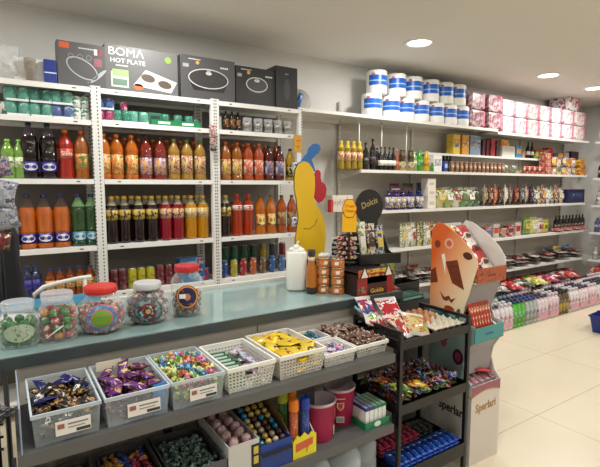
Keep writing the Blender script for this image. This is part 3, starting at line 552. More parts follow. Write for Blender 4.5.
# woven baskets
WB = M((228, 227, 220), .4)
def basket(w, d, h, mat=WB, pitch=.015, handle=True):
    k = ('bas', w, d, h)
    if k in SP: return SP[k]
    mb = MB(); t = .0022; b = .0062; top = h-.016
    def wall(L_, put, hd):
        n = max(4, round(L_/pitch)); nz = max(3, round(top/pitch)); hx = L_*.16
        for i in range(n+1):
            x = -L_/2+(L_)*i/n
            z1 = top
            if hd and abs(x) < hx: z1 = h*.55
            put(mb, x-b/2, x+b/2, 0, z1)
        for j in range(nz+1):
            z = (top-b)*j/nz
            if hd and h*.55 < z < h*.84:
                put(mb, -L_/2, -hx, z, z+b, .6); put(mb, hx, L_/2, z, z+b, .6)
            else: put(mb, -L_/2, L_/2, z, z+b, .6)
        if hd:
            for z in (h*.53, h*.84): put(mb, -hx-.004, hx+.004, z, z+.004, 1.3)
            for x in (-hx, hx): put(mb, x-.003, x+.003, h*.53, h*.86, 1.3)
    wall(w, lambda m, a, c, z0, z1, k=1: m.box((a, 0, z0), (c, t*k, z1), mat), handle)
    wall(w, lambda m, a, c, z0, z1, k=1: m.box((a, d-t*k, z0), (c, d, z1), mat), False)
    wall(d, lambda m, a, c, z0, z1, k=1: m.box((-w/2, d/2+a, z0), (-w/2+t*k, d/2+c, z1), mat), False)
    wall(d, lambda m, a, c, z0, z1, k=1: m.box((w/2-t*k, d/2+a, z0), (w/2, d/2+c, z1), mat), False)
    mb.box((-w/2, 0, 0), (w/2, d, .002), mat)
    f = .88; mb.v = [(x*(f+(1-f)*z/h), d/2+(y-d/2)*(f+(1-f)*z/h), z) for x, y, z in mb.v]
    rim = MB(); g = .004
    for a_, b_ in (((-w/2-g, -g), (w/2+g, g)), ((-w/2-g, d-g), (w/2+g, d+g)), ((-w/2-g, g), (-w/2+g, d-g)), ((w/2-g, g), (w/2+g, d-g))): rim.box((*a_, h-.017), (*b_, h), mat)
    SP[k] = [('basket_wall', mb.mesh('basket_wall', fix=False), []), ('rim', rim.mesh('rim', .002), [])]; return SP[k]
BK1 = [(.672, .872, BY+.005, .29, .105, 'white woven basket of gum packs, left of the yellow packet basket'), (.896, 1.118, BY+.005, .31, .105, 'white woven basket filled with yellow sweet packets'), (1.065+.075, 1.252+.05, BY+.02, .165, .062, 'small low white basket with blue and pink packets'), (1.315, 1.5, BY+.03, .165, .06, 'small low white basket heaped with brown wrapped sweets'), (1.15, 1.3, BY+.215, .13, .06, 'white basket with blue packets, behind the low baskets')]
BK1[2] = (1.126, 1.296, BY+.02, .165, .062, BK1[2][5])
for a, b, y, d, h, l in BK1: place(basket(round(b-a, 3), d, h), 'plastic_basket', l, 'basket', ((a+b)/2, y, S1+.001), 0, 'white woven plastic baskets')
gum = carton(.016, .05, .085, M((24, 110, 66), .3), None, stripe=M((225, 232, 226), .35), sz=(.3, .55))
for i in range(6):
    for j in range(2): place([(n, m, s) for n, m, s in carton(.082, .02, .075, M((24, 108, 66), .3), M((222, 232, 226), .35), (.1, .9), (.72, .93))], 'gum_pack', f"green gum carton, {ORD[5-i]} from the front, {'left' if j==0 else 'right'} row of the gum basket", 'gum pack', (.728+j*.0, BY+.05+i*.037+j*.001, S1+.006), 0, 'green gum cartons', 1, (-.3, 0, -.05)) if j == 0 else None
gp = [flow(.04, .07, .014, PRT((190, 200, 215), (120, 130, 190), (210, 90, 130), 30)), flow(.04, .07, .014, PRT((215, 150, 175), (235, 235, 240), (110, 140, 170), 30)), flow(.04, .07, .014, PRT((200, 215, 205), (120, 170, 140), (235, 235, 235), 30))]
heap(gp, 'gum_packet', ['lilac grey gum packet in the woven basket', 'pink gum packet in the woven basket', 'pale green gum packet in the woven basket'], 'gum packet', .785, .855, BY+.03, BY+.275, S1+.004, (.036, .06), 4, 'gum packets in the basket', .02, 0, .25)
ye = [flow(.07, .12, .02, PRT((236, 196, 20), (190, 60, 30), (60, 40, 30), 18, .25, .62), M((238, 200, 24), .3)), flow(.07, .12, .02, PRT((240, 204, 30), (90, 60, 30), (240, 204, 30), 22, .25, .6), M((238, 200, 24), .3))]
heap(ye, 'sweet_packet', ['yellow sweet packet with red print in woven basket', 'yellow sweet packet with brown print in woven basket'], 'sweet packet', .92, 1.095, BY+.035, BY+.29, S1+.006, (.056, .075), 4, 'yellow packets in the basket', .023, .008, .3)
bl = [flow(.035, .05, .014, PRT((60, 100, 180), (210, 225, 240), (190, 60, 100), 40)), flow(.035, .05, .014, PRT((200, 90, 140), (240, 220, 230), (70, 70, 160), 40)), flow(.035, .05, .014, PRT((215, 215, 225), (120, 130, 200), (200, 60, 60), 40))]
heap(bl, 'small_packet', ['blue small packet in the low front basket', 'pink small packet in the low front basket', 'white small packet in the low front basket'], 'packet', 1.145, 1.28, BY+.038, BY+.17, S1+.004, (.034, .04), 3, 'packets in the low basket', .015, .002, .4)
br = [sweet(PRT((96, 62, 46), (190, 160, 130), (60, 36, 28), 70, .25, .5), M((120, 84, 64), .3), .012), sweet(PRT((150, 110, 84), (70, 40, 30), (220, 200, 180), 70, .25, .5), M((96, 60, 46), .3), .012)]
heap(br, 'wrapped_sweet', ['brown wrapped sweet in the right low basket', 'tan wrapped sweet in the right low basket'], 'sweet', 1.325, 1.49, BY+.04, BY+.185, S1+.006, (.028, .036), 3, 'brown sweets in the low basket', .02, .014, .6, flat=False)
heap([flow(.04, .06, .014, PRT((20, 110, 160), (110, 190, 210), (20, 60, 120), 30)), flow(.04, .06, .014, PRT((30, 130, 150), (20, 50, 80), (200, 220, 230), 30))], 'small_packet', ['blue packet in the basket behind', 'teal packet in the basket behind'], 'packet', 1.165, 1.285, BY+.23, BY+.335, S1+.004, (.038, .05), 3, 'packets in the rear basket', .016, .004, .4)
def opentray(w, d, h, m, t=.004, fl=0):
    mb = MB().box((-w/2, 0, 0), (w/2, d, t), m)
    if fl: mb.box((-w/2+t, t, fl-.003), (w/2-t, d-t, fl), m)
    mb.box((-w/2, 0, t), (w/2, t, h), m).box((-w/2, d-t, t), (w/2, d, h), m).box((-w/2, t, t), (-w/2+t, d-t, h), m).box((w/2-t, t, t), (w/2, d-t, h), m)
    return mb
place([('tray', opentray(.19, .13, .05, M((120, 30, 30), .4)).mesh('tray'), [])], 'display_tray', 'dark red cardboard tray of nut packets behind the low baskets', 'tray', (1.405, BY+.212, S1+.001))
heap([flow(.05, .07, .03, PRT((110, 56, 46), (200, 180, 160), (90, 40, 36), 45), M((180, 160, 145), .2)), flow(.05, .07, .03, PRT((150, 130, 110), (80, 50, 40), (215, 205, 190), 45), M((190, 175, 160), .2))], 'nut_packet', ['red brown nut packet in the dark red tray', 'pale brown nut packet in the dark red tray'], 'nut packet', 1.32, 1.49, BY+.225, BY+.33, S1+.012, (.055, .05), 3, 'nut packets in the red tray', .02, .006, .4)
# ---- lower shelf
z = S2+.001
GC = M((176, 174, 170), .5)
place([('carton', opentray(.2, .3, .11, M((88, 88, 92), .5), fl=.06).mesh('carton'), [])], 'open_carton', 'open grey carton of coloured sweets on lower shelf, far left', 'carton', (.13, SY0+.01, z))
place([('carton', opentray(.19, .3, .11, M((80, 80, 84), .5), fl=.06).mesh('carton'), [])], 'open_carton', 'open grey carton of red and blue sweets on the lower shelf', 'carton', (.345, SY0+.01, z))
place([('carton', opentray(.205, .3, .11, M((84, 84, 90), .5), fl=.06).mesh('carton'), [])], 'open_carton', 'open grey carton of dark green sweets on the lower shelf', 'carton', (.555, SY0+.01, z))
rb = [sweet(M(c_, .25, .1), M(d_, .25), .012) for c_, d_ in (((150, 30, 50), (200, 120, 130)), ((40, 60, 140), (110, 130, 190)), ((190, 120, 40), (220, 180, 100)))]
heap(rb, 'wrapped_sweet', ['red wrapped sweet in a lower grey carton', 'blue wrapped sweet in a lower grey carton', 'amber wrapped sweet in a lower grey carton'], 'sweet', .265, .425, SY0+.03, SY0+.29, z+.065, (.03, .034), 1, 'sweets in the lower cartons', .022, .01, .6, flat=False)
heap(rb, 'wrapped_sweet', ['red wrapped sweet in a lower grey carton', 'blue wrapped sweet in a lower grey carton', 'amber wrapped sweet in a lower grey carton'], 'sweet', .05, .215, SY0+.03, SY0+.29, z+.065, (.032, .036), 1, 'sweets in the lower cartons', .022, .01, .6, flat=False)
gg = [sweet(PRT((50, 84, 70), (120, 150, 136), (30, 50, 44), 60, .2), M((110, 140, 128), .25), .012), sweet(PRT((70, 100, 90), (150, 170, 160), (40, 60, 54), 60, .2), M((80, 110, 100), .25), .012)]
heap(gg, 'wrapped_sweet', ['dark green wrapped sweet in the lower grey carton', 'sage green wrapped sweet in the lower grey carton'], 'sweet', .47, .64, SY0+.03, SY0+.29, z+.065, (.03, .034), 1, 'green sweets in the lower carton', .022, .01, .6, flat=False)
place([('star_leg', MB().tube([(-.02, 0, .002), (.02, 0, .03)], .003, WHITE).tube([(.02, 0, .002), (-.02, 0, .03)], .003, WHITE).tube([(-.026, 0, .016), (.026, 0, .016)], .003, WHITE).mesh('star_leg'), [])], 'white_star', 'small white star shaped piece among the lower sweets', 'star', (.2, SY0+.04, z+.1))
# pink wrapped things + beaded gum tray
place([('carton', opentray(.13, .31, .15, M((196, 194, 190), .5)).mesh('carton'), [('print_panel', MB().box((.03, -.001, .02), (.07, 0, .13), M((24, 24, 26))).box((.04, -.002, .09), (.06, -.001, .12), M((200, 180, 90))).box((.04, -.002, .05), (.06, -.001, .08), M((200, 180, 90))).mesh('print_panel'), [])])], 'open_carton', 'white sided open carton with pink wrapped eggs', 'carton', (.73, SY0+.01, z))
pe = [('wrapper', MB().sphere((0, 0, 0), .021, PRT((214, 168, 170), (230, 200, 200), (190, 130, 140), 30), sc=(1, 1, 1.35)).mesh('wrapper'), [])]
heap([pe], 'wrapped_egg', ['pale pink foil wrapped egg in the white sided carton'], 'wrapped egg', 0.672, .788, SY0+.03, SY0+.29, z+.03, (.045, .05), 3, 'pink eggs in carton', .04, 0, .5)
r = place([('carton', opentray(.145, .3, .11, M((24, 60, 140), .4)).mesh('carton'), []), ('inner_card', MB().box((-.068, .006, .07), (.068, .294, .074), M((24, 22, 26), .5), Matrix.Rotation(.3, 4, 'X')).mesh('inner_card'), [])], 'display_tray', 'blue fronted display box holding rows of foil balls', 'tray', (.872, SY0+.01, z))
bc = [((50, 130, 160), 'teal'), ((210, 180, 90), 'gold'), ((190, 170, 150), 'cream'), ((90, 60, 50), 'bronze')]
for j in range(8):
    for i in range(4):
        q = (i+j//2) % 4 if j < 5 else (0 if i < 1 else 1)
        k = ('ball', q)
        if k not in SP: SP[k] = [('foil', MB().sphere((0, 0, 0), .0135, M(bc[q][0], .25, .3)).mesh('foil'), [])]
        place(SP[k], 'foil_ball', bc[q][1]+' foil ball in the blue fronted box', 'chocolate ball', (.872-.05+i*.033, SY0+.045+j*.031, z+.098+j*.0095), 0, bc[q][1]+' foil balls')
# yellow crown box with tubes
yb = MB().box((-.055, .004, 0), (.055, .28, .004), M((200, 190, 60), .5)).prism([(-.058, 0), (.058, 0), (.058, .085), (.035, .1), (.02, .085), (.0, .105), (-.02, .088), (-.035, .1), (-.058, .075)], 0, .004, M((222, 208, 40), .4), 'y')
yb.prism([(.004, .004), (.28, .004), (.28, .2), (.1, .15), (.004, .075)], -.058, -.054, M((150, 110, 70), .5)).prism([(.004, .004), (.28, .004), (.28, .2), (.1, .15), (.004, .075)], .054, .058, M((205, 200, 190), .5))
place([('box', yb.mesh('box'), [('print_panel', MB().prism([(-.045, .03), (.04, .045), (.04, .075), (-.045, .065)], -.001, 0, M((200, 90, 60), .4), 'y').mesh('print_panel'), []), ('lettering', tx('7', .01, .028, .035, (200, 90, 40), y=-.002).mesh('lettering'), [])])], 'display_box', 'yellow crown edged display box with tube toys', 'display box', (1.01, SY0+.012, z))
def tubet(c, ccap):
    return [('tube', MB().lathe([(.017, 0), (.019, .01), (.019, .17), (.016, .18)], PRT(c, tuple(min(255, q+40) for q in c), c, 40), 14).mesh('tube'), []), ('cap', MB().lathe([(.021, .18), (.022, .185), (.022, .222), (.015, .232)], M(ccap, .3), 14).mesh('cap'), [])]
for x, y, c_, k_, l in ((.985, .06, (214, 96, 50), (240, 130, 30), 'orange'), (1.035, .05, (30, 60, 150), (24, 60, 170), 'royal blue'), (.985, .15, (60, 140, 60), (190, 200, 50), 'green and yellow'), (1.035, .16, (120, 60, 120), (240, 130, 30), 'purple and orange')):
    place(tubet(c_, k_), 'toy_tube', f"{l} toy tube standing in the yellow display box", 'toy tube', (x, SY0+y, z+.006))
def bucket(lab): return [('body', MB().lathe([(.062, 0), (.064, .004), (.075, .165, M((190, 170, 175), .3)), (.079, .168), (.079, .178), (.074, .18), (.06, .02)], M((176, 40, 84), .4), 26).mesh('body'), []), ('emblem', lab.mesh('emblem'), [])]
def bl_(): 
    m = MB(); gold_ = M((214, 180, 110), .4)
    for a in (0,): m.prism([(-.018, .12), (.018, .12), (.016, .095), (0, .08), (-.016, .095)], -.0735, -.072, gold_, 'y').prism([(-.012, .116), (.012, .116), (.01, .098), (0, .087), (-.01, .098)], -.0745, -.0735, M((176, 40, 84), .4), 'y').box((-.022, -.0735, .135), (.022, -.071, .14), gold_).box((-.018, -.0705, .022), (.018, -.067, .05), M((230, 225, 220)))
    for i in range(7): m.box((-.015+i*.0045, -.0715, .026), (-.013+i*.0045, -.0704, .047), M((30, 30, 30)))
    return m
for i, (x, y, rz) in enumerate(((1.15, .11, .9), (1.315, .175, -.55))):
    place(bucket(bl_()), 'pink_bucket', ['open magenta pink bucket beside the blue tube', 'magenta pink bucket with emblem and barcode facing out'][i], 'bucket', (x, SY0+y, z), rz, 'magenta pink buckets')
place([('phone', MB().box((-.03, -.004, 0), (.03, .004, .1), M((60, 70, 80), .2)).mesh('phone', .003), [])], 'dark_packet', 'dark blue grey flat packet tucked in the left pink bucket', 'packet', (1.13, SY0+.15, z+.1), .3)
r = place([('tray', opentray(.15, .16, .035, M((28, 120, 74), .4)).mesh('tray'), [('label_panel', ell(0, .018, .02, .013, M((215, 230, 220)), -.001).mesh('label_panel'), [])])], 'display_tray', 'green tray holding toothpaste cartons', 'tray', (1.425, SY0+.02, z))
for i in range(5):
    place(carton(.022, .13, .095, M((228, 230, 228), .35), None, stripe=M((24, 120, 70) if i > 1 else (40, 60, 130), .35), sz=(.84, 1.0)), 'toothpaste_carton', f"{ORD[i]} from left of five upright toothpaste cartons in the green tray", 'toothpaste', (1.373+i*.026, SY0+.032, z+.005), 0, 'toothpaste cartons')
place(carton(.05, .09, .075, M((150, 190, 225), .35), M((230, 235, 240), .4)), 'small_carton', 'pale blue carton right of the green toothpaste tray', 'carton', (Xu(393, SY0+.14, z)-.02, SY0+.185, z))
# bottom: water jugs
wj = [('body', MB().lathe([(.07, 0), (.082, .01), (.082, .12), (.074, .13), (.082, .14), (.08, .2), (.05, .255), (.022, .275), (.02, .29)], CLR((200, 210, 214), .4), 20).mesh('body'), []), ('cap', MB().lathe([(.024, .285), (.025, .305), (.02, .31)], M((220, 225, 228), .35), 14).mesh('cap'), [])]
for i, (x, y) in enumerate(((.93, .1), (1.11, .1), (1.28, .09), (1.42, .14))):
    place(wj, 'water_jug', ['clear water jug under the yellow display box', 'clear water jug under the left pink bucket', 'clear water jug left of the rightmost jug', 'rightmost clear water jug beside the black rack'][i], 'water jug', (x, SY0+y, .101), 0, 'clear water jugs')
# dark wire rack & hanging things at far left
rk = MB()
for x in (-.5, -.26, -.05): rk.tube([(x, 1.55, 0), (x, 1.55, .86)], .008, BLK); rk.tube([(x, 1.8, 0), (x, 1.8, .86)], .008, BLK)
for zz in (.12, .34, .56, .78):
    for y in (1.55, 1.63, 1.72, 1.8): rk.tube([(-.52, y, zz), (-.03, y, zz)], .004, BLK, 6)
    for i in range(11): rk.tube([(-.5+i*.045, 1.54, zz), (-.5+i*.045, 1.81, zz)], .0025, BLK, 5)
rk.v = [(x+.28, y-1.68, z) for x, y, z in rk.v]
rr = place([('wire_frame', rk.mesh('wire_frame', fix=False), [])], 'wire_rack', 'black wire rack at the left end of the grey shelf', 'rack', (-.28, 1.68, 0))
for i in range(12):
    zz = (.125, .345, .565, .785)[i % 4]; place(flow(.17, .22, .07, PRT((26, 26, 30), (120, 120, 124), (60, 62, 68), 30, .25, .52)), 'dark_bag', 'crinkled dark bag added as backdrop on the black wire rack', 'bag', (-.40+.15*(i//4), 1.68, zz+.045), 0, 'added dark bags on the wire rack', 1, (.15*math.sin(i), .2*math.cos(i*2), .4*math.sin(i*3)))  # bags added as a dark backdrop so this corner reads dark
ct = MB(); pr = [(.02, .0), (.07, -.03), (.1, -.12), (.11, -.3), (.12, -.5), (.13, -.62), (.05, -.63)]
ct.lathe(pr[::-1], SURF('black_cloth', (16, 16, 18), (34, 34, 38), 20, .9, .4), 26, sq=0); ct.v = [(x*(.9+.14*math.sin(math.atan2(y, x)*5+z*6)), y*.5*(1+.2*math.sin(math.atan2(y, x)*7)), z) for x, y, z in ct.v]
place([('pole', MB().lathe([(.16, 0), (.16, .015), (.012, .02), (.012, 1.5)], DK, 16).mesh('pole'), [])], 'coat_stand', 'dark pole of a coat stand behind the black coat', 'coat stand', (Xu(6, 2.6, 1.1)-.03, 2.62, 0))
place([('cloth', ct.mesh('cloth'), []), ('hook', MB().tube([(0, 0, -.01), (0, 0, .04), (.015, 0, .06), (.03, 0, .04)], .003, BLK).mesh('hook'), [])], 'black_coat', 'black coat hanging behind the counter at far left', 'coat', (Xu(6, 2.6, 1.1)-.03, 2.62, 1.42))
st = MB().tube([(0, 0, 0), (0, 0, 2.0)], .007, DK); st.box((-.15, -.12, 0), (.15, .12, .015), DK); st.tube([(0, 0, 1.62), (0, -.12, 1.62)], .003, DK); st.tube([(0, 0, 1.3), (0, -.12, 1.3)], .003, DK)
place([('pole', st.mesh('pole'), [])], 'bag_stand', 'dark thin pole stand with snack bags at the far left edge', 'stand', (Xu(4, 2.25, 1.1), 2.2, .952), 0, None, (1, 1, .46))
for i, (u, zz, c_, n_, w_) in enumerate([(5, 1.52, ((150, 160, 176), (190, 192, 198), (80, 90, 120)), 'pale blue grey', .085), (7, 1.44, ((160, 160, 166), (110, 120, 150), (200, 200, 204)), 'silver white', .085), (4, 1.345, ((150, 34, 30), (50, 50, 50), (170, 130, 70)), 'red and dark', .055), (2, 1.62, ((130, 90, 112), (170, 160, 172), (90, 96, 130)), 'mauve', .07)]):
    place(flow(w_*.85, .1 if w_ > .08 else .07, .03, PRT(*c_, 26, .2)), 'snack_bag', f"{n_} snack bag hanging at the far left edge", 'snack bag', (Xu(u, 2.05, zz)-.0, 2.02+i*.012, zz), 0, None, 1, (PI/2, .2*(-1)**i, .1))
# ================================================================== things on the counter
def patch(prof, cz, a, b, rings, eps=.0015, n=20, rot=0):
    "printed disc wrapped on a turned jar; rings=[(fraction, material)]"
    def Rz(z):
        for (r0, z0), (r1, z1) in zip(prof, prof[1:]):
            if z0 <= z <= z1: return r0+(r1-r0)*(z-z0)/max(1e-6, z1-z0)
        return prof[-1][0]
    mb = MB(); fr = [q[0] for q in rings]
    def pt(f, k):
        x = a*f*math.cos(k); z = cz+b*f*math.sin(k); R_ = Rz(z)+eps; return (x, -math.sqrt(max(1e-5, R_*R_-x*x)), z)
    prev = 0
    for f, m in rings:
        steps = 3
        for s_ in range(steps):
            f0 = prev+(f-prev)*s_/steps; f1 = prev+(f-prev)*(s_+1)/steps
            mb.add([pt(f0, 2*PI*i/n) for i in range(n)]+[pt(f1, 2*PI*i/n) for i in range(n)], [(i, (i+1) % n, n+(i+1) % n, n+i) for i in range(n)], m, True)
        prev = f
    return mb
def sweetjar(x, y, prof, lid, lidr, label, balls, cz=CZ+.001, sq=0, patches=None, lidh=.026):
    rz = -math.atan2(x, y); top = prof[-1][1]
    s = [('jar_wall', MB().lathe(prof+[(prof[-1][0]-.003, top), (prof[-2][0]-.004, prof[-2][1])], CLR((228, 234, 236), .05, .04), 28, sq=sq).mesh('jar_wall', fix=False), []),
         ('lid', MB().lathe([(lidr*.97, top-.004), (lidr, top), (lidr, top+lidh*.8), (lidr*.94, top+lidh)], lid, 28).mesh('lid'), [])]
    if patches: s.append(('label', patches.mesh('label', fix=False), []))
    place(s, 'sweet_jar', label, 'jar', (x, y, cz), rz)
    sp, nm, lb, cat, rad, zt_ = balls
    z_ = cz+rad+.004; q = 0
    while z_ < cz+zt_:
        zz = z_-cz; R_ = prof[0][0]
        for (r0, z0), (r1, z1) in zip(prof, prof[1:]):
            if z0 <= zz <= z1: R_ = r0+(r1-r0)*(zz-z0)/max(1e-6, z1-z0)
        R_ -= rad+.006
        for rr_, st_ in ((R_, 0), (R_-rad*2.05, .5), (R_-rad*4.1, .2)):
            if rr_ < rad*.7: continue
            n = max(1, int(2*PI*rr_/(rad*2.08)))
            for i in range(n):
                a = 2*PI*(i+st_+.5*q)/n+.3*q; k = RN.randrange(len(sp))
                xx, yy = rr_*math.cos(a), rr_*math.sin(a)
                if sq: xx *= 1.08; yy *= 1.08
                wx = x+xx*math.cos(rz)-yy*math.sin(rz); wy = y+xx*math.sin(rz)+yy*math.cos(rz)
                place(sp[k], nm, lb[k], cat, (wx, wy, z_), 0, lb[k].split(' in ')[0]+'s', 1, (RN.uniform(0, PI), RN.uniform(0, PI), RN.uniform(0, PI)))
        z_ += rad*1.85; q += 1
def lolly(c, c2, r_, k2=0): return [('wrapper', MB().sphere((0, 0, 0), r_, PRT(c, c2, (235, 225, 200), 55, .2, .55), 10, 6).mesh('wrapper'), [])]
sweetjar(.035, 2.01, [(.058, 0), (.066, .01), (.068, .1), (.06, .12), (.052, .13), (.052, .142)], CLR((215, 220, 222), .22), .056, 'squarish clear jar of green sweets at the far left of counter', ([lolly((40, 130, 50), (110, 190, 80), .0175)], 'green_sweet', ['green foil sweet in the far left jar'], 'sweet', .0175, .1), sq=2,
         patches=patch([(.076, 0), (.078, .14)], .062, .05, .034, [(.99, PRT((176, 196, 160), (190, 206, 176), (120, 170, 90), 14, .5, .6))]))
sweetjar(.168, 2.01, [(.06, 0), (.068, .01), (.071, .11), (.062, .135), (.054, .145), (.054, .16)], CLR((222, 226, 228), .22), .058, 'squarish clear jar of red lollipops, second from left', ([lolly((196, 40, 40), (230, 120, 90), .0165), lolly((214, 150, 50), (190, 60, 40), .0165), lolly((210, 60, 70), (240, 200, 190), .0165), lolly((50, 140, 50), (150, 200, 100), .0165)], 'lollipop_ball', ['red lollipop ball in the second jar', 'amber lollipop ball in the second jar', 'pink red lollipop ball in the second jar', 'green lollipop ball in the second jar'], 'lollipop', .0165, .115), sq=2)
place([('stick', MB().tube([(-.03, 0, -.02), (.03, 0, .02)], .0022, WHITE).mesh('stick'), [])], 'lollipop_stick', 'white lollipop stick crossing the front of the second jar', 'stick', (.148, 1.928, CZ+.05))
B3 = [(.055, 0), (.082, .015), (.098, .05), (.1, .085), (.088, .118), (.062, .14), (.058, .15), (.058, .165)]
sweetjar(.33, 2.02, B3, M((200, 40, 30), .35), .064, 'round fishbowl jar with orange red lid and green apple label', ([lolly((220, 130, 110), (240, 210, 190), .014), lolly((190, 60, 60), (240, 200, 120), .014), lolly((90, 50, 50), (220, 180, 160), .014)], 'bubblegum_ball', ['peach gum ball in the fishbowl jar', 'red gum ball in the fishbowl jar', 'dark gum ball in the fishbowl jar'], 'gum ball', .014, .105),
         patches=patch(B3, .073, .062, .056, [(.62, M((110, 150, 50), .4)), (.7, M((200, 90, 110), .4)), (.93, PRT((60, 130, 180), (110, 190, 210), (50, 110, 160), 30, .4)), (1, M((190, 90, 110), .4))]))
B4 = [(.055, 0), (.08, .015), (.097, .05), (.099, .085), (.087, .115), (.058, .135), (.054, .143), (.054, .152)]
sweetjar(.528, 2.05, B4, M((196, 198, 200), .3), .06, 'round jar with pale lid and dark red label, middle of counter jars', ([lolly((60, 24, 40), (150, 50, 70), .014), lolly((130, 30, 44), (220, 180, 120), .014), lolly((200, 190, 180), (90, 60, 70), .014)], 'bubblegum_ball', ['plum gum ball in the pale lidded jar', 'dark red gum ball in the pale lidded jar', 'white gum ball in the pale lidded jar'], 'gum ball', .014, .125),
         patches=patch(B4, .068, .058, .055, [(.2, M((196, 150, 90), .4)), (.28, M((40, 24, 24), .4)), (.62, PRT((150, 36, 36), (30, 24, 28), (170, 190, 190), 40, .4, .48)), (.9, PRT((120, 150, 150), (40, 40, 60), (160, 40, 40), 26, .4, .5)), (1, M((60, 90, 90), .4))]))
B5 = [(.05, 0), (.064, .01), (.072, .06), (.074, .14), (.07, .17), (.054, .192), (.05, .2), (.05, .21)]
sweetjar(.712, 2.06, B5, M((184, 34, 44), .35), .056, 'tall clear jar with red lid and round orange bordered label', ([lolly((150, 90, 40), (220, 180, 120), .0145), lolly((60, 100, 70), (220, 200, 120), .0145), lolly((120, 60, 40), (200, 150, 90), .0145)], 'chocolate_egg', ['tan wrapped ball in the tall jar', 'green wrapped ball in the tall jar', 'brown wrapped ball in the tall jar'], 'chocolate ball', .0145, .105),
         patches=patch(B5, .098, .05, .055, [(.3, M((190, 130, 90), .4)), (.82, PRT((34, 30, 84), (44, 40, 110), (190, 90, 60), 40, .4, .55)), (.93, M((226, 150, 50), .4)), (1, M((120, 60, 40), .4))]))
place([('tag', MB().box((-.014, -.001, -.01), (.014, 0, .01), M((232, 230, 225), .5)).mesh('tag'), [])], 'price_tag', 'small white price tag stuck on the round jar label', 'price tag', (.66, 1.972, CZ+.11), -.3)
# blue folder + bags behind the jars
place([('folder', MB().box((-.32, 0, 0), (.2, .014, .042), M((76, 156, 196), .4)).mesh('folder', .002), [])], 'blue_board', 'light blue cardboard strip lying behind the left jars', 'strip', (.2, 2.44, CZ+.03), 0, None, 1, (-.2, 0, .02))
heap([flow(.11, .16, .035, CLR((222, 222, 222), .5, .15))], 'clear_packet', ['crumpled clear plastic packet behind the left jars'], 'packet', -.05, .62, 2.18, 2.4, CZ+.004, (.12, .18), 1, 'clear packets behind jars', .036, 0, .15)
# white jug, syrup bottle, tin stack
wb = MB().lathe([(.034, 0), (.05, .004), (.052, .012), (.052, .2), (.046, .206), (.03, .21)], M((226, 226, 218), .45), 24, sq=3)
fl = MB()
for i in range(7): a = 2*PI*i/7; fl.sphere((.028*math.cos(a), .028*math.sin(a), .212+.006*math.sin(i*2.1)), .016, M((228, 228, 222), .5), 8, 6, (1, 1, .8))
fl.sphere((0, 0, .225), .02, M((228, 228, 222), .5), 8, 6, (1, 1, 1)); fl.tube([(0, 0, .23), (.004, -.002, .25), (.012, -.003, .262)], .004, M((228, 228, 222), .5))
place([('tub', wb.mesh('tub'), []), ('pump_top', fl.mesh('pump_top', fix=False), [])], 'white_canister', 'white squarish canister with lumpy top on the counter', 'canister', (Xu(296.5, 2.22, 1.05), 2.22, CZ+.001), -.5, None, (1.12, 1.12, 1.08))
sy = [('body', MB().lathe([(.024, 0), (.03, .006), (.031, .035, M((176, 100, 14), .1, 0, .5)), (.03, .04), (.031, .09), (.027, .13), (.018, .165), (.017, .2)], M((60, 40, 24), .4), 20).mesh('body'), []), ('cap', MB().lathe([(.02, .197), (.021, .2), (.021, .226), (.018, .23)], M((44, 44, 50), .35), 16).mesh('cap'), []), ('neck_label', MB().lathe([(.0195, .17), (.019, .19)], M((205, 200, 190), .4), 16).mesh('neck_label'), [])]
place(sy, 'syrup_bottle', 'amber syrup bottle with dark base band beside the white canister', 'bottle', (Xu(311.5, 2.09, 1.05), 2.09, CZ+.001), 0, None, (1, 1, 1.08))
place([('cup', MB().lathe([(.03, 0), (.036, .02), (.04, .16), (.038, .17), (.025, .18)], M((214, 220, 214), .4), 20).mesh('cup'), [('emblem', patch([(.036, 0), (.04, .18)], .06, .02, .025, [(1, M((40, 130, 90), .4))]).mesh('emblem', fix=False), [])])], 'white_cup', 'white canister with green emblem behind the orange tins', 'canister', (Xu(326, 2.3, 1.05), 2.32, CZ+.001), -.6)
tl = PRT((226, 118, 40), (240, 150, 70), (230, 200, 160), 40, .35, .56)
tin = [('body', MB().lathe([(.036, 0), (.037, .003), (.037, .04), (.036, .043)], tl, 22).mesh('body'), []), ('lid', MB().lathe([(.0375, .041), (.0385, .043), (.0385, .049), (.036, .05)], M((170, 150, 120), .25, .7), 22).mesh('lid'), []), ('price_tag', MB().box((-.012, -.0392, .014), (.01, -.0375, .032), M((232, 226, 214), .5), Matrix.Rotation(-.5, 4, 'Z')).mesh('price_tag'), [])]
for j, (x, y) in enumerate(((1.505, 2.07), (1.558, 2.005))):
    for k in range(4): place(tin, 'orange_tin', f"orange labelled tin, {['bottom','second','third','top'][k]} of the {'left' if j==0 else 'right'} stack", 'tin', (x, y, CZ+.001+k*.0505), RN.uniform(-.3, .3), 'orange tins on the counter')
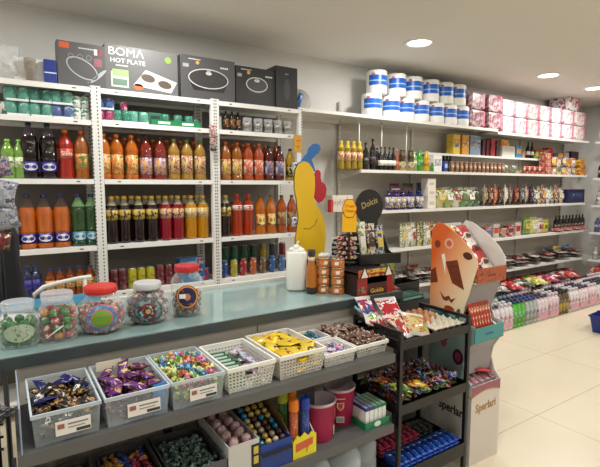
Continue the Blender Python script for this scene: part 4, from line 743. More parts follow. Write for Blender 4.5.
# chocolate bar carrier box
bxm = MB().box((-.13, 0, 0), (.13, .004, .075), M((52, 24, 22), .4)).box((-.13, .004, 0), (-.126, .19, .15), M((34, 20, 20), .4)).box((.126, .004, 0), (.13, .19, .15), M((34, 20, 20), .4)).box((-.126, .186, 0), (.126, .19, .15), M((34, 20, 20), .4)).box((-.126, .004, 0), (.126, .186, .004), M((34, 20, 20), .4)).box((-.13, .0, .134), (.13, .19, .148), M((24, 18, 20), .4))
lidb = MB().box((-.125, -.008, .118), (.125, -.001, .165), PRT((214, 90, 40), (236, 190, 60), (150, 40, 36), 16, .35, .5)); tri = MB()
for q in (-.088, .088): tri.prism([(q-.024, .118), (q+.024, .118), (q, .175)], -.012, -.0085, M((228, 222, 212), .4), 'y').prism([(q-.034, .115), (q-.026, .115), (q-.002, .175), (q-.006, .18)], -.011, -.009, M((20, 18, 20)), 'y').prism([(q+.034, .115), (q+.026, .115), (q+.002, .175), (q+.006, .18)], -.011, -.009, M((20, 18, 20)), 'y')
pan = MB().box((-.13, -.0012, .0), (-.06, 0, .115), M((150, 36, 34), .4)).box((-.122, -.002, .02), (-.07, -.001, .06), PRT((176, 130, 90), (110, 70, 50), None, 40)).box((.085, -.0012, .0), (.13, 0, .115), M((160, 30, 34), .4)).box((-.06, -.0012, .03), (.085, 0, .075), M((66, 34, 26), .4))
rz = .0
place([('box', bxm.mesh('box'), [('side_print', pan.mesh('side_print'), []), ('lettering', tx('Goldis', .012, .026, .038, (222, 170, 70), .0006, -.002).mesh('lettering'), [])]), ('header_flap', lidb.mesh('header_flap', .001), [('white_triangle', tri.mesh('white_triangle'), []), ('lettering', tx('~~~~~~~~~', 0, .138, .02, (130, 30, 30), .0005, -.0088).mesh('lettering'), [])])],
      'chocolate_display_box', 'dark red and yellow chocolate display box with white triangles', 'display box', (1.72, 1.873, CZ+.001), rz, None, (1, 1, .88))
place(flow(.05, .09, .03, PRT((190, 40, 40), (220, 160, 140), None, 30)), 'red_packet', 'small red packet at the right front of the chocolate display', 'packet', (1.875, 1.91, CZ+.012), 0, None, 1, (0, 0, 1.2))
for i, (u, c_, n_) in enumerate([(389, (196, 200, 30), 'yellow'), (399, (120, 170, 40), 'lime green')]):
    place(pouch(.08, .22, .045, PRT(c_, tuple(min(255, q+40) for q in c_), (60, 90, 30), 18, .3, .55)), 'standing_bag', n_+' standing bag right of the chocolate display', 'bag', (1.985+i*.09, 2.13, .859))
# round lollipop stand with yellow flower sign
lsx, lsy = 1.74, 2.15; zb = CZ+.001+.134
ls = [('base_disc', MB().lathe([(.07, .0), (.075, .005), (.075, .02), (.06, .024)], BLK, 24).mesh('base_disc'), []), ('back_arch', MB().prism([(.09*math.cos(PI*i/14), .10+.075*math.sin(PI*i/14)) for i in range(15)]+[(-.09, .01), (.09, .01)], .045, .051, M((34, 34, 36), .4), 'y').mesh('back_arch', .001), [('arc_lettering', ell(0, .11, .062, .055, M((176, 174, 170)), .0435, y0=.045, ri=.006).mesh('arc_lettering'), [])]), ('pole', MB().lathe([(.006, .02), (.006, .2)], BLK, 10).mesh('pole'), [])]
zb = CZ+.135
place(ls, 'lollipop_stand', 'round black lollipop stand with arched back on the counter', 'lollipop stand', (lsx, lsy, zb), -.6)
fs = [(math.cos(2*PI*i/24)*(.036+.0025*math.cos(2*PI*i/24*6)), math.sin(2*PI*i/24)*(.05+.003*math.cos(2*PI*i/24*6))) for i in range(24)]
sg = MB().prism(fs, 0, .004, M((200, 40, 24), .4), 'y').prism([(x*.9, z_*.9) for x, z_ in fs], -.002, 0, M((240, 186, 24), .4), 'y').box((-.036, .0, -.12), (.036, .004, -.03), M((240, 180, 24), .4))
place([('sign', sg.mesh('sign'), [('lettering', MB().text('Chupa', .021, M((196, 40, 24)), T(0, -.003, .013) @ FRONT, .0005, .9).text('Chups', .021, M((196, 40, 24)), T(0, -.003, -.012) @ FRONT, .0005, .9).mesh('lettering'), [])]), ('stem', MB().box((-.004, .004, -.31), (.004, .007, 0), BLK).mesh('stem'), [])], 'flower_sign', 'yellow flower shaped lollipop sign with red lettering', 'sign', (Xu(349.5, 2.0, 1.4), 2.0, 1.425), -.6, None, 1.1)
lc = [((190, 40, 60), 'red'), ((200, 150, 60), 'golden'), ((140, 60, 110), 'purple'), ((230, 190, 160), 'cream'), ((110, 50, 30), 'cola brown')]
ll = [[('wrapper', MB().sphere((0, 0, 0), .013, PRT(c, tuple(min(255, q+50) for q in c), (235, 220, 200), 50, .2, .55), 10, 6).mesh('wrapper'), []), ('stick', MB().tube([(0, 0, -.012), (0, 0, -.045)], .0018, WHITE, 6).mesh('stick'), [])] for c, _ in lc]
for lv in range(5):
    for i in range(11):
        a = 2*PI*i/11+lv*.3; q = (i*2+lv) % 5; R_ = .052
        place(ll[q], 'lollipop', lc[q][1]+' lollipop ball on the round stand', 'lollipop', (lsx+R_*math.cos(a), lsy+R_*math.sin(a), zb+.042+lv*.0275), 0, lc[q][1]+' lollipops on the stand', 1, (0, PI/2, a+PI))
# black oval headed display with three packs
dx, dy = 1.868, 2.03; DS = M((26, 27, 26), .35); zb2 = CZ+.135
ov = [(.085*math.cos(2*PI*i/30), .075*math.sin(2*PI*i/30)+.25) for i in range(30) if math.sin(2*PI*i/30) > -.75]
hd = MB().prism(sorted(ov, key=lambda p: math.atan2(p[1]-.25, p[0])) if False else [(.085*math.cos(a), .078*math.sin(a)+.25) for a in [(-50+280*i/30)*PI/180 for i in range(31)]]+[(-.055, .0), (.055, 0)], .09, .098, DS, 'y')
wing = MB().prism([(-.0, 0), (.1, 0), (.1, .2), (.07, .19), (.03, .12), (.0, .06)], -.1, -.094, DS)
wing2 = MB().prism([(0, 0), (.1, 0), (.1, .12), (.04, .06), (0, .05)], .094, .1, DS)
base = MB().box((-.094, .0, 0), (.15, .1, .02), DS).box((-.094, -.004, 0), (.15, 0, .045), DS)
place([('header_board', hd.mesh('header_board', .001), [('gold_script', MB().text('Dolcis', .04, M((190, 168, 110)), T(0, .089, .265) @ FRONT @ Matrix.Rotation(.3, 4, 'Z')).mesh('gold_script'), [])]), ('side_wing', wing.mesh('side_wing'), []), ('side_wing', wing2.mesh('side_wing'), []), ('tray', base.mesh('tray', .001), [])], 'snack_display', 'black counter display with oval header board and gold script', 'display', (dx, dy, zb2), -.25, None, (1.1, 1.1, 1.36))
for i, (o_, c_, n_) in enumerate([(-.06, ((205, 205, 180), (240, 238, 225), (150, 170, 60)), 'cream and green'), (.0, ((226, 190, 80), (235, 232, 225), (110, 70, 50)), 'yellow topped white'), (.058, ((96, 110, 120), (200, 205, 208), (50, 50, 60)), 'grey blue')]):
    place(pouch(.058, .225-.012*i, .026, PRT(*c_, 20, .3, .45)), 'snack_pack', n_+' pack standing in the oval headed display', 'snack pack', (dx+o_*math.cos(.25)+.006, dy+.04-o_*.25, zb2+.03), 0, 'packs in the black display', 1, (-.22, 0, -.25))
# low riser that carries both displays, black tray to the right
place([('riser', MB().box((-.16, -.1, 0), (.16, .28, .006), BLK).box((-.16, -.1, -.128), (-.154, .28, 0), BLK).box((.154, -.1, -.128), (.16, .28, 0), BLK).mesh('riser'), [])], 'counter_riser', 'low black stand carrying the two counter displays', 'riser', (1.78, 2.17, zb-.007), 0)
# yellow cutout board behind
Ym = 2.42; k = 1.0
def PXZ(u, v):
    a = (u-300)/FP; b = (233.5-v)/FP; fy = math.cos(TH); fx = math.sin(TH); cp, sp = math.cos(PT), math.sin(PT)
    hx = fx*cp+a*math.cos(TH)+b*sp*fx; hy = fy*cp-a*math.sin(TH)+b*sp*fy; hz = -sp+b*cp; t = Ym/hy; return (hx*t, H+hz*t)
yel = M((226, 184, 30), .4); dko = M((60, 44, 20), .5); cut = [PXZ(u, v) for u, v in [(295, 178), (296, 170), (299, 164), (304, 161), (309, 163), (313, 169), (315, 177), (315, 188), (314, 197), (315, 203), (319, 209), (323, 216), (325, 225), (326, 238), (323, 262), (318, 288), (298, 288), (296, 240), (299, 218), (297, 200), (295, 190)]]
hat = [PXZ(u, v) for u, v in [(300, 163), (303, 158), (307, 154), (309, 148), (313, 144), (317, 143.5), (320, 145), (321, 149), (319, 153), (315, 156), (312, 160), (314, 165), (316, 172), (310, 166), (305, 162)]]
red = [PXZ(u, v) for u, v in [(315, 174), (317, 170), (319.5, 170), (321, 173), (321, 178), (322, 182), (325.5, 184), (327, 189), (326, 196), (323, 201), (319, 203), (315, 198), (313, 188), (314, 182)]]
mx_ = sum(p[0] for p in cut)/len(cut)
def rel(P): return [(x-mx_, z_-CZ-.002) for x, z_ in P]
place([('board', MB().prism(rel(cut), 0, .008, yel, 'y').mesh('board', .001), []), ('blue_lobe', MB().prism(rel(hat), .002, .011, M((36, 104, 170), .4), 'y').mesh('blue_lobe', .001), []), ('red_lobe', MB().prism(rel(red), .002, .011, M((176, 30, 44), .4), 'y').mesh('red_lobe', .001), []), ('dark_outline', MB().prism([(x+(.004 if x > 0 else -.004), z_+(.004 if z_ > .5 else 0)) for x, z_ in rel(cut)], .008, .011, dko, 'y').mesh('dark_outline'), []), ('crease_line', MB().tube([(-.045, -.001, .33), (.0, -.0015, .325), (.04, -.0015, .35), (.06, -.001, .385)], .0022, M((150, 110, 20), .5), 6).mesh('crease_line'), []), ('foot', MB().box((-.05, -.03, 0), (.05, .05, .004), yel).mesh('foot'), [])],
      'cutout_board', 'plain yellow curved cardboard cutout with blue and red lobes', 'cutout', (mx_, Ym, CZ+.002))
# chair back
cr = MB().tube([(0, 0, .0), (0, 0, .47), (.02, 0, .57), (.07, 0, .605), (.17, 0, .62), (.28, 0, .632), (.33, 0, .636)], .014, M((222, 220, 210), .35), 10).tube([(.27, 0, .63), (.27, 0, 0)], .012, M((222, 220, 210), .35), 10)
lg = MB(); 
legs = []
for x, y in ((0, .0), (.27, 0), (0, .36), (.27, .36)): legs.append(('leg', MB().tube([(x, y, 0), (x, y, .45)], .012, M((222, 220, 210), .35)).mesh('leg'), []))
cx_ = Xu(33, 2.72, 1.0)
place([('backrest_frame', MB().tube([(0, 0, .45), (0, 0, .93), (.008, 0, .985), (.05, 0, 1.018), (.12, 0, 1.033), (.22, 0, 1.047), (.285, 0, 1.05)], .012, M((222, 220, 210), .35), 10).tube([(.25, 0, 1.045), (.25, 0, .45)], .011, M((222, 220, 210), .35), 10).mesh('backrest_frame'), []), ('seat', MB().box((-.02, .0, .44), (.29, .38, .47), M((60, 60, 62), .6)).mesh('seat', .008), [])]+legs, 'metal_chair', 'cream tubular metal chair behind the counter', 'chair', (cx_, 2.74, 0))
# ================================================================== BLACK RACK
RX0, RX1, RY0, RY1 = 1.532, 2.05, 1.49, 1.835
r = bpy.data.objects.new('metal_rack', None); C.objects.link(r); r.location = (RX0, RY0, 0)
tagit(r, 'black three tier metal rack holding eggs, sweets and wafer bars', 'rack')
w, d = RX1-RX0, RY1-RY0; bm_ = M((11, 11, 12), .35)
for x in (0, w-.02):
    for y in (0, d-.02): obj('leg', MB().box((x, y, 0), (x+.02, y+.02, .872), bm_).mesh('leg', .002), r)
for k, (z, hh) in enumerate(((.825, .045), (.508, .05), (.17, .075))):
    mb = MB().box((.02, .001, z-hh), (w-.02, .006, z), bm_).box((.02, d-.006, z-hh), (w-.02, d-.001, z), bm_).box((.001, .02, z-hh), (.006, d-.02, z), bm_).box((w-.006, .02, z-hh), (w-.001, d-.02, z), bm_).box((.006, .006, z-.034), (w-.006, d-.006, z-.03), bm_)
    obj('shelf_tray', mb.mesh('shelf_tray'), r)
for x in (.002, w-.018): obj('top_rail', MB().box((x, .02, .852), (x+.016, d-.02, .87), bm_).mesh('top_rail', .002), r)
T1, T2, T3 = RY0, .508-.029, .17-.029; T1 = .825-.029
# eggs
ex, ey = 1.925, RY0+.17; nxe, nye = 5, 6; pt = .046
ep = SURF('egg_pulp', (196, 186, 166), (212, 204, 186), 60, .9, .3); g = MB(); G = 8
vs, fs = [], []; nx, ny = nxe*G, nye*G
for j in range(ny+1):
    for i in range(nx+1):
        x, y = i/G, j/G; z = .5+.25*math.cos(2*PI*x)+.25*math.cos(2*PI*y); z = z**1.3
        vs.append(((x-nxe/2)*pt, (y-nye/2)*pt, .006+z*.042 if 0 < i < nx and 0 < j < ny else .03))
for j in range(ny):
    for i in range(nx): a = j*(nx+1)+i; fs.append((a, a+1, a+nx+2, a+nx+1))
g.add(vs, fs, ep, True); g.add([(v[0], v[1], v[2]-.003) for v in vs], [f[::-1] for f in fs], ep, True)
place([('tray', g.mesh('tray', fix=False), [])], 'egg_tray', 'grey pulp egg tray on the top of black rack', 'egg tray', (ex, ey, T1+.0), 0)
eg = [('shell', MB().lathe([(max(.001, .0215*math.sin(PI*i/10)*(1+.1*math.cos(PI*i/10))), -.027*math.cos(PI*i/10)) for i in range(11)], M((184, 128, 84), .5), 14).mesh('shell'), [])]
for i in range(nxe):
    for j in range(nye):
        if j >= 3 and i < 4 or (j == 2 and i < 2):
            place(eg, 'egg', 'brown egg sitting in the grey pulp tray', 'egg', (ex+(i+.5-nxe/2)*pt, ey+(j+.5-nye/2)*pt, T1+.036), 0, 'brown eggs in the tray')
# clear bags with red sweets
cl = CLR((236, 232, 226), .5, .1)
for i, (x, y, zz, c_, n_, rot) in enumerate([(1.66, .13, .055, PRT((190, 50, 46), (226, 208, 190), (230, 160, 60), 18, .15, .48), 'red and cream gummy', (.5, .1, .3)), (1.60, .22, .06, PRT((210, 60, 50), (235, 225, 215), (120, 170, 60), 20, .15, .45), 'red and green gummy', (.4, -.3, 1.0)), (1.70, .24, .10, PRT((200, 30, 44), (235, 235, 235), (200, 30, 44), 14, .2, .55), 'bright red topped', (.7, 0, -.2)), (1.75, .11, .05, PRT((214, 196, 120), (230, 90, 70), (160, 190, 80), 20, .15, .5), 'yellow green sour', (.45, .2, -.4)), (1.60, .30, .10, PRT((40, 80, 160), (200, 40, 60), (235, 235, 235), 16, .2, .5), 'blue and red', (.9, .1, .2))]):
    place(flow(.13, .17, .045, c_, cl), 'sweet_bag', n_+' sweet bag piled on the left of the rack top', 'sweet bag', (x, RY0+y, T1+zz), 0, None, 1, rot)
place(flow(.06, .12, .03, PRT((60, 170, 190), (150, 210, 220), (235, 235, 235), 20, .2)), 'sweet_bag', 'turquoise packet beside the red gummy bags', 'sweet bag', (1.575, RY0+.31, T1+.09), 0, None, 1, (.6, 0, .8))
place(carton(.2, .12, .035, PRT((30, 96, 70), (40, 120, 84), (180, 200, 190), 12, .3, .6)), 'green_box', 'flat dark green box behind the eggs', 'box', (1.92, RY0+.315, T1+.06), .1, None, 1, (0, 0, .0)) if False else None
place(carton(.22, .12, .03, PRT((30, 96, 70), (40, 120, 84), (180, 200, 190), 12, .3, .6), M((150, 190, 170), .4)), 'green_box', 'flat dark green box on the counter behind the rack', 'box', (1.775, 1.95, CZ+.001) if False else (2.09, 1.94, .8515), .05)
place([('stand', MB().box((0, 0, 0), (.4, .3, .85), M((60, 60, 62), .5)).mesh('stand', .003), [])], 'low_cabinet', 'dark low cabinet behind the rack carrying the green box', 'cabinet', (1.93, 1.93, 0))
place([('tray', opentray(.36, .14, .075, BLK).mesh('tray'), [])], 'black_tray', 'black tray with standing bags right of the counter displays', 'tray', (2.115, 2.075, .8515))
# tier two: mixed sweets
mix = [flow(.032, .075, .018, PRT((170, 30, 36), (225, 200, 190), (60, 20, 24), 34, .2)), flow(.032, .075, .018, PRT((30, 70, 160), (190, 210, 235), (170, 40, 50), 34, .2)), flow(.032, .075, .018, PRT((50, 24, 26), (150, 110, 90), (30, 18, 20), 34, .2)), flow(.032, .075, .018, PRT((60, 120, 50), (200, 210, 120), (160, 40, 40), 34, .2)), lolly((70, 26, 34), (190, 110, 110), .016), lolly((120, 60, 50), (30, 24, 30), .016)]
heap(mix, 'wrapped_bar', ['red wrapped bar on the middle tier of black rack', 'blue wrapped bar on the middle tier of black rack', 'dark brown wrapped bar on middle tier of black rack', 'green wrapped bar on the middle tier of black rack', 'dark red foil ball on the middle tier', 'brown foil ball on the middle tier'], 'sweet', 1.56, 2.02, RY0+.03, RY0+.31, T2+.003, (.038, .05), 3, 'mixed sweets on the rack', .024, .022, .6)
for i, (x, y, c_, n_) in enumerate([(1.60, .05, ((40, 120, 50), (190, 200, 60), (235, 230, 180)), 'green and yellow'), (1.70, .04, ((226, 200, 40), (200, 60, 40), (240, 220, 120)), 'yellow'), (1.585, .16, ((170, 40, 36), (226, 170, 60), (60, 80, 150)), 'red rainbow')]):
    place(flow(.07, .11, .03, PRT(*c_, 16, .2)), 'sweet_packet', f"{n_} sweet packet at the front left of rack middle tier", 'sweet packet', (x, RY0+y+.01, T2+.085+.0*i), 0, None, 1, (.15, 0, .9+i*.4))
# tier three: rows of bars
blu = [('wrapper', MB().pillow(.036, .125, .022, PRT((20, 60, 160), (40, 110, 200), (210, 225, 240), 30, .25, .56), M((20, 70, 170), .3)).mesh('wrapper'), [])]
pnk = [('wrapper', MB().pillow(.036, .14, .022, PRT((150, 30, 60), (190, 90, 110), (70, 24, 40), 26, .25, .5), M((140, 30, 60), .3)).mesh('wrapper'), [])]
grn = [('wrapper', MB().pillow(.036, .12, .02, PRT((40, 50, 46), (90, 110, 90), (150, 50, 50), 26, .25, .5), M((40, 44, 44), .3)).mesh('wrapper'), [])]
for l in range(3):
    for i in range(11):
        x = 1.575+i*.042; zz = T3+.012+l*.02
        place(blu, 'wafer_bar', 'blue wrapped wafer bar in the front row on the bottom tier', 'wafer bar', (x, RY0+.075, zz), 0, 'blue wafer bars on the rack', 1, (0, 0, 0))
        if i < 10: place(pnk if i < 7 else grn, 'wafer_bar', 'dark pink wrapped wafer bar in the middle row of bottom tier' if i < 7 else 'dark green wrapped wafer bar on the bottom tier', 'wafer bar', (x, RY0+.215, zz+.014), 0, 'pink wafer bars on the rack' if i < 7 else 'green wafer bars on the rack')
for i in range(9): place(grn, 'wafer_bar', 'dark wrapped bar in the rear row of the bottom tier', 'wafer bar', (1.585+i*.045, RY0+.315, T3+.02), 0, 'dark rear row bars', (1, .45, 1))
# ================================================================== TALL SWEETS DISPLAY STAND
DX0, DX1, DY0 = 2.095, 2.35, 1.5
art = [(.310, 0), (.310, 1.30), (.27, 1.345), (.22, 1.335), (.12, 1.28), (.04, 1.21), (.0, 1.155), (-.003, 1.12), (.015, 1.06), (.045, .96), (.07, .89), (.075, .85), (.05, .80), (0, .795), (0, .70), (.015, .69), (.05, .63), (.062, .57), (.04, .50), (.0, .455), (0, 0)]
def gradm():
    m = bpy.data.materials.new('orange_to_cream_print'); m.use_nodes = True; t = m.node_tree; N = t.nodes.new; L = t.links.new; b = t.nodes['Principled BSDF']; b.inputs['Roughness'].default_value = .4
    tc = N('ShaderNodeTexCoord'); s = N('ShaderNodeSeparateXYZ'); L(tc.outputs['Object'], s.inputs[0])
    a = N('ShaderNodeMath'); a.operation = 'MULTIPLY_ADD'; L(s.outputs['Y'], a.inputs[0]); a.inputs[1].default_value = 1.6; L(s.outputs['Z'], a.inputs[2])
    q = N('ShaderNodeMapRange'); L(a.outputs[0], q.inputs['Value']); q.inputs['From Min'].default_value = 1.1; q.inputs['From Max'].default_value = 1.62
    r_ = N('ShaderNodeValToRGB'); e = r_.color_ramp.elements; e[0].color = lin((226, 206, 172)); e[0].position = 0; e[1].color = lin((206, 92, 34)); e[1].position = 1; x = e.new(.5); x.color = lin((222, 160, 112)); L(q.outputs[0], r_.inputs[0]); L(r_.outputs[0], b.inputs['Base Color']); return m
WB_ = M((214, 212, 208), .5); GB = M((128, 124, 128), .5)
r = bpy.data.objects.new('sweets_display_stand', None); C.objects.link(r); r.location = (DX0, DY0, 0)
tagit(r, 'tall cardboard sweets display stand with orange side art beside the black rack', 'display stand')
wd = DX1-DX0
up = [p for p in art if p[1] >= .85]; up = [(.310, .85)]+[p for p in art if p[1] > .849]
mid = [(.310, .44), (.310, .85)]+[p for p in art if .455 <= p[1] <= .85]
low = [(.310, 0), (.310, .455), (0, .455), (0, 0)]
p1 = obj('side_panel', MB().prism(up, 0, .005, gradm()).mesh('side_panel'), r, 'orange and cream printed upper side panel')
p2 = obj('side_panel', MB().prism(mid, 0, .005, M((150, 178, 176), .45)).mesh('side_panel'), r, 'pale teal printed middle side panel')
p3 = obj('side_panel', MB().prism(low, 0, .005, M((216, 212, 204), .45)).mesh('side_panel'), r, 'white lower side panel with dark lettering')
for P_ in (up, mid, low): obj('side_panel', MB().prism(P_, wd-.005, wd, WB_).mesh('side_panel'), r)
def blob(P, m, mb, off=-.001): return mb.prism(P, off, 0, m)
ch = MB(); cb_ = M((112, 52, 30), .4); cd = M((80, 36, 24), .4)
blob([(.075, .985), (.155, 1.01), (.205, 1.125), (.125, 1.145)], cb_, ch); blob([(.255, 1.0), (.308, .985), (.308, 1.06), (.275, 1.085)], cb_, ch)
for k in range(1, 4): blob([(.075+.0125*k, .985+.04*k), (.155+.0125*k, 1.01+.029*k), (.156+.0125*k, 1.014+.029*k), (.076+.0125*k, .989+.04*k)], cd, ch, -.0015)
def el(cy, cz, a, b, rot=0, n=16): return [(cy+a*math.cos(2*PI*i/n)*math.cos(rot)-b*math.sin(2*PI*i/n)*math.sin(rot), cz+a*math.cos(2*PI*i/n)*math.sin(rot)+b*math.sin(2*PI*i/n)*math.cos(rot)) for i in range(n)]
blob(el(.06, 1.175, .03, .02, .2), cd, ch); blob(el(.265, 1.22, .02, .022), cb_, ch); blob(el(.185, 1.23, .03, .03), M((222, 170, 140), .4), ch, -.0008); blob(el(.185, 1.23, .018, .018), M((190, 90, 70), .4), ch, -.0014)
blob([(.13, .93), (.16, .915), (.175, .935), (.205, .92), (.24, .95), (.215, .905), (.19, .90), (.175, .912), (.155, .895)], cb_, ch)
blob([(.205, 1.05), (.215, 1.09), (.235, 1.16), (.215, 1.17), (.205, 1.135)], M((232, 226, 214), .4), ch)
obj('chocolate_print', ch.mesh('chocolate_print'), p1)
lf = MB(); tg = M((30, 84, 80), .4); blob(el(.20, .872, .03, .017, .1), tg, lf, -.0012) if False else None
blob(el(.17, .86, .035, .018, .05), M((150, 60, 34), .4), lf); blob(el(.2, .815, .03, .018), tg, lf); blob(el(.11, .84, .014, .035, .2), tg, lf)
blob(el(.2, .70, .035, .03), M((90, 30, 50), .4), lf); blob(el(.2, .66, .022, .03), M((190, 90, 120), .4), lf); blob(el(.1, .60, .035, .045), M((70, 24, 50), .4), lf); blob(el(.1, .60, .02, .028), M((150, 60, 100), .4), lf, -.0015); blob([(.31, .72), (.31, .82), (.2, .84), (.1, .80), (.05, .74), (.16, .74)], M((60, 130, 122), .4), lf, -.0005)
obj('leaf_print', lf.mesh('leaf_print'), p2)
lt = MB().text('Sperlari', .072, M((70, 44, 30)), T(-.0008, .132, .285) @ LEFTF @ Matrix.Rotation(-.02, 4, 'Z'), .0005, .82, bold=.002)
arc = [(.31-.31*i/14, .385+.05*math.sin(PI*i/14)) for i in range(15)]; gm_ = M((176, 140, 80), .4)
for (a0, b0), (a1, b1) in zip(arc, arc[1:]): lt.prism([(a0, b0), (a1, b1), (a1, b1+.008), (a0, b0+.008)], -.001, 0, gm_)
obj('lettering', lt.mesh('lettering'), p3)
fp = obj('front_panel', MB().box((.005, 0, .0), (wd-.005, .005, .455), M((208, 200, 190), .45)).mesh('front_panel'), r)
fl_ = MB().text('Sperlari', .066, M((160, 116, 60)), T(wd/2, -.0006, .325) @ FRONT @ Matrix.Rotation(.02, 4, 'Z'), .0005, .9, bold=.0012)
obj('lettering', fl_.mesh('lettering'), fp)
mv = M((150, 84, 100), .4); arc = [(wd*i/14, .40+.022*math.sin(PI*i/14)) for i in range(15)]
obj('mauve_band', MB().prism([(0, .456)]+arc+[(wd, .456)], -.0012, 0, mv, 'y').mesh('mauve_band'), fp)
obj('gold_line', MB().prism(arc+[(x, z-.006) for x, z in arc[::-1]], -.0018, 0, gm_, 'y').mesh('gold_line'), fp)
obj('back_board', MB().box((.005, .30, 0), (wd-.005, .305, 1.33), WB_).mesh('back_board'), r)
cor = MB().prism([(.07, .85), (.07, 1.03), (.12, 1.03), (.3, 1.03), (.3, .85)], .006, wd-.006, GB)
obj('stem_board', MB().prism([(.085, .86), (.03, 1.028), (.02, 1.028), (.075, .86)], .006, wd-.006, M((140, 136, 140), .5)).mesh('stem_board'), r, 'upper grey curved stem board')
obj('stem_board', MB().prism([(.075, .50), (.07, .62), (.03, .69), (.02, .69), (.06, .62), (.065, .50)], .006, wd-.006, M((150, 144, 148), .5)).mesh('stem_board'), r, 'lower grey curved stem board')
hb = obj('tray_band', MB().box((.003, -.006, 1.03), (wd+.0, .0, 1.112), PRT((196, 84, 34), (150, 56, 24), (214, 120, 60), 18, .4, .56)).mesh('tray_band'), r, 'orange upper tray band')
obj('lettering', MB().text('~~~~~', .03, M((120, 40, 16)), T(wd/2, -.0066, 1.07) @ FRONT, .0004).mesh('lettering'), hb)
tb = obj('tray_band', MB().box((.0, -.006, .705), (wd+.0, .0, .785), M((60, 140, 140), .4)).mesh('tray_band'), r, 'teal middle tray band')
obj('lettering', MB().text('~~~~~', .03, M((40, 90, 130)), T(wd/2, -.0066, .745) @ FRONT, .0004).mesh('lettering'), tb)
for z_ in (1.032, .72, .44): obj('tray_floor', MB().box((.006, .0, z_-.005), (wd-.006, .3, z_), WB_).mesh('tray_floor'), r)
obj('slope_board', MB().prism([(.05, 1.035), (.29, 1.30), (.285, 1.305), (.045, 1.04)], .006, wd-.006, M((222, 218, 210), .5)).mesh('slope_board'), r)
# packs in the stand
for i in range(2):
    for j in range(4):
        c_ = [((190, 40, 30), (230, 190, 40), (238, 234, 226)), ((236, 230, 216), (214, 40, 34), (70, 40, 30)), ((228, 190, 30), (238, 228, 200), (80, 50, 36)), ((206, 44, 34), (236, 230, 216), (120, 60, 30))][(i+j*2) % 4]
        n_ = ['red and yellow', 'cream and red', 'yellow', 'red and cream'][(i+j*2) % 4]
        tt = j*.062
        place(flow(.115, .10, .016, PRT(*c_, 8, .25, .5)), 'chocolate_pack', f"{n_} chocolate pack, {ORD[j]} up the sloping tray, {'left' if i==0 else 'right'} column", 'chocolate pack', (DX0+.068+i*.118, DY0+.048+tt, 1.075+tt*1.1), 0, None, 1, (.84, 0, 0))
RB = [('wrapper', MB().pillow(.032, .24, .016, PRT((196, 44, 26), (220, 110, 50), (236, 214, 190), 30, .2, .52), M((190, 40, 26), .3)).mesh('wrapper'), [])]
for i in range(7):
    for j in range(2): place(RB, 'chocolate_stick', f"red wrapped chocolate stick leaning in the teal tray, {'front' if j==0 else 'rear'} row", 'chocolate stick', (DX0+.03+i*.025, DY0+.045+j*.05, .845), 0, f"red sticks in the {'front' if j==0 else 'rear'} row", 1, (PI/2-.28, 0, .04*(-1)**i))
place(flow(.06, .13, .02, PRT((226, 222, 214), (60, 60, 60), None, 20)), 'white_packet', 'white packet lying at the right end of the teal tray', 'packet', (DX1-.045, DY0+.06, .79), 0, None, 1, (.3, .1, .2))
for i in range(5): place(flow(.045, .16, .02, PRT((176, 110, 126), (210, 170, 176), (150, 70, 90), 20)), 'pink_packet', f"mauve pink packet, {ORD[i]} from left in the lowest tray of the stand", 'packet', (DX0+.032+i*.048, DY0+.1, .475), 0, 'pink packets in the stand', 1, (.25, 0, .04*i))
place(flow(.04, .13, .016, M((196, 40, 46), .3)), 'red_packet', 'red packet lying on the pink packets in the stand', 'packet', (DX1-.09, DY0+.055, .505), 0, None, 1, (.2, 0, 1.35))
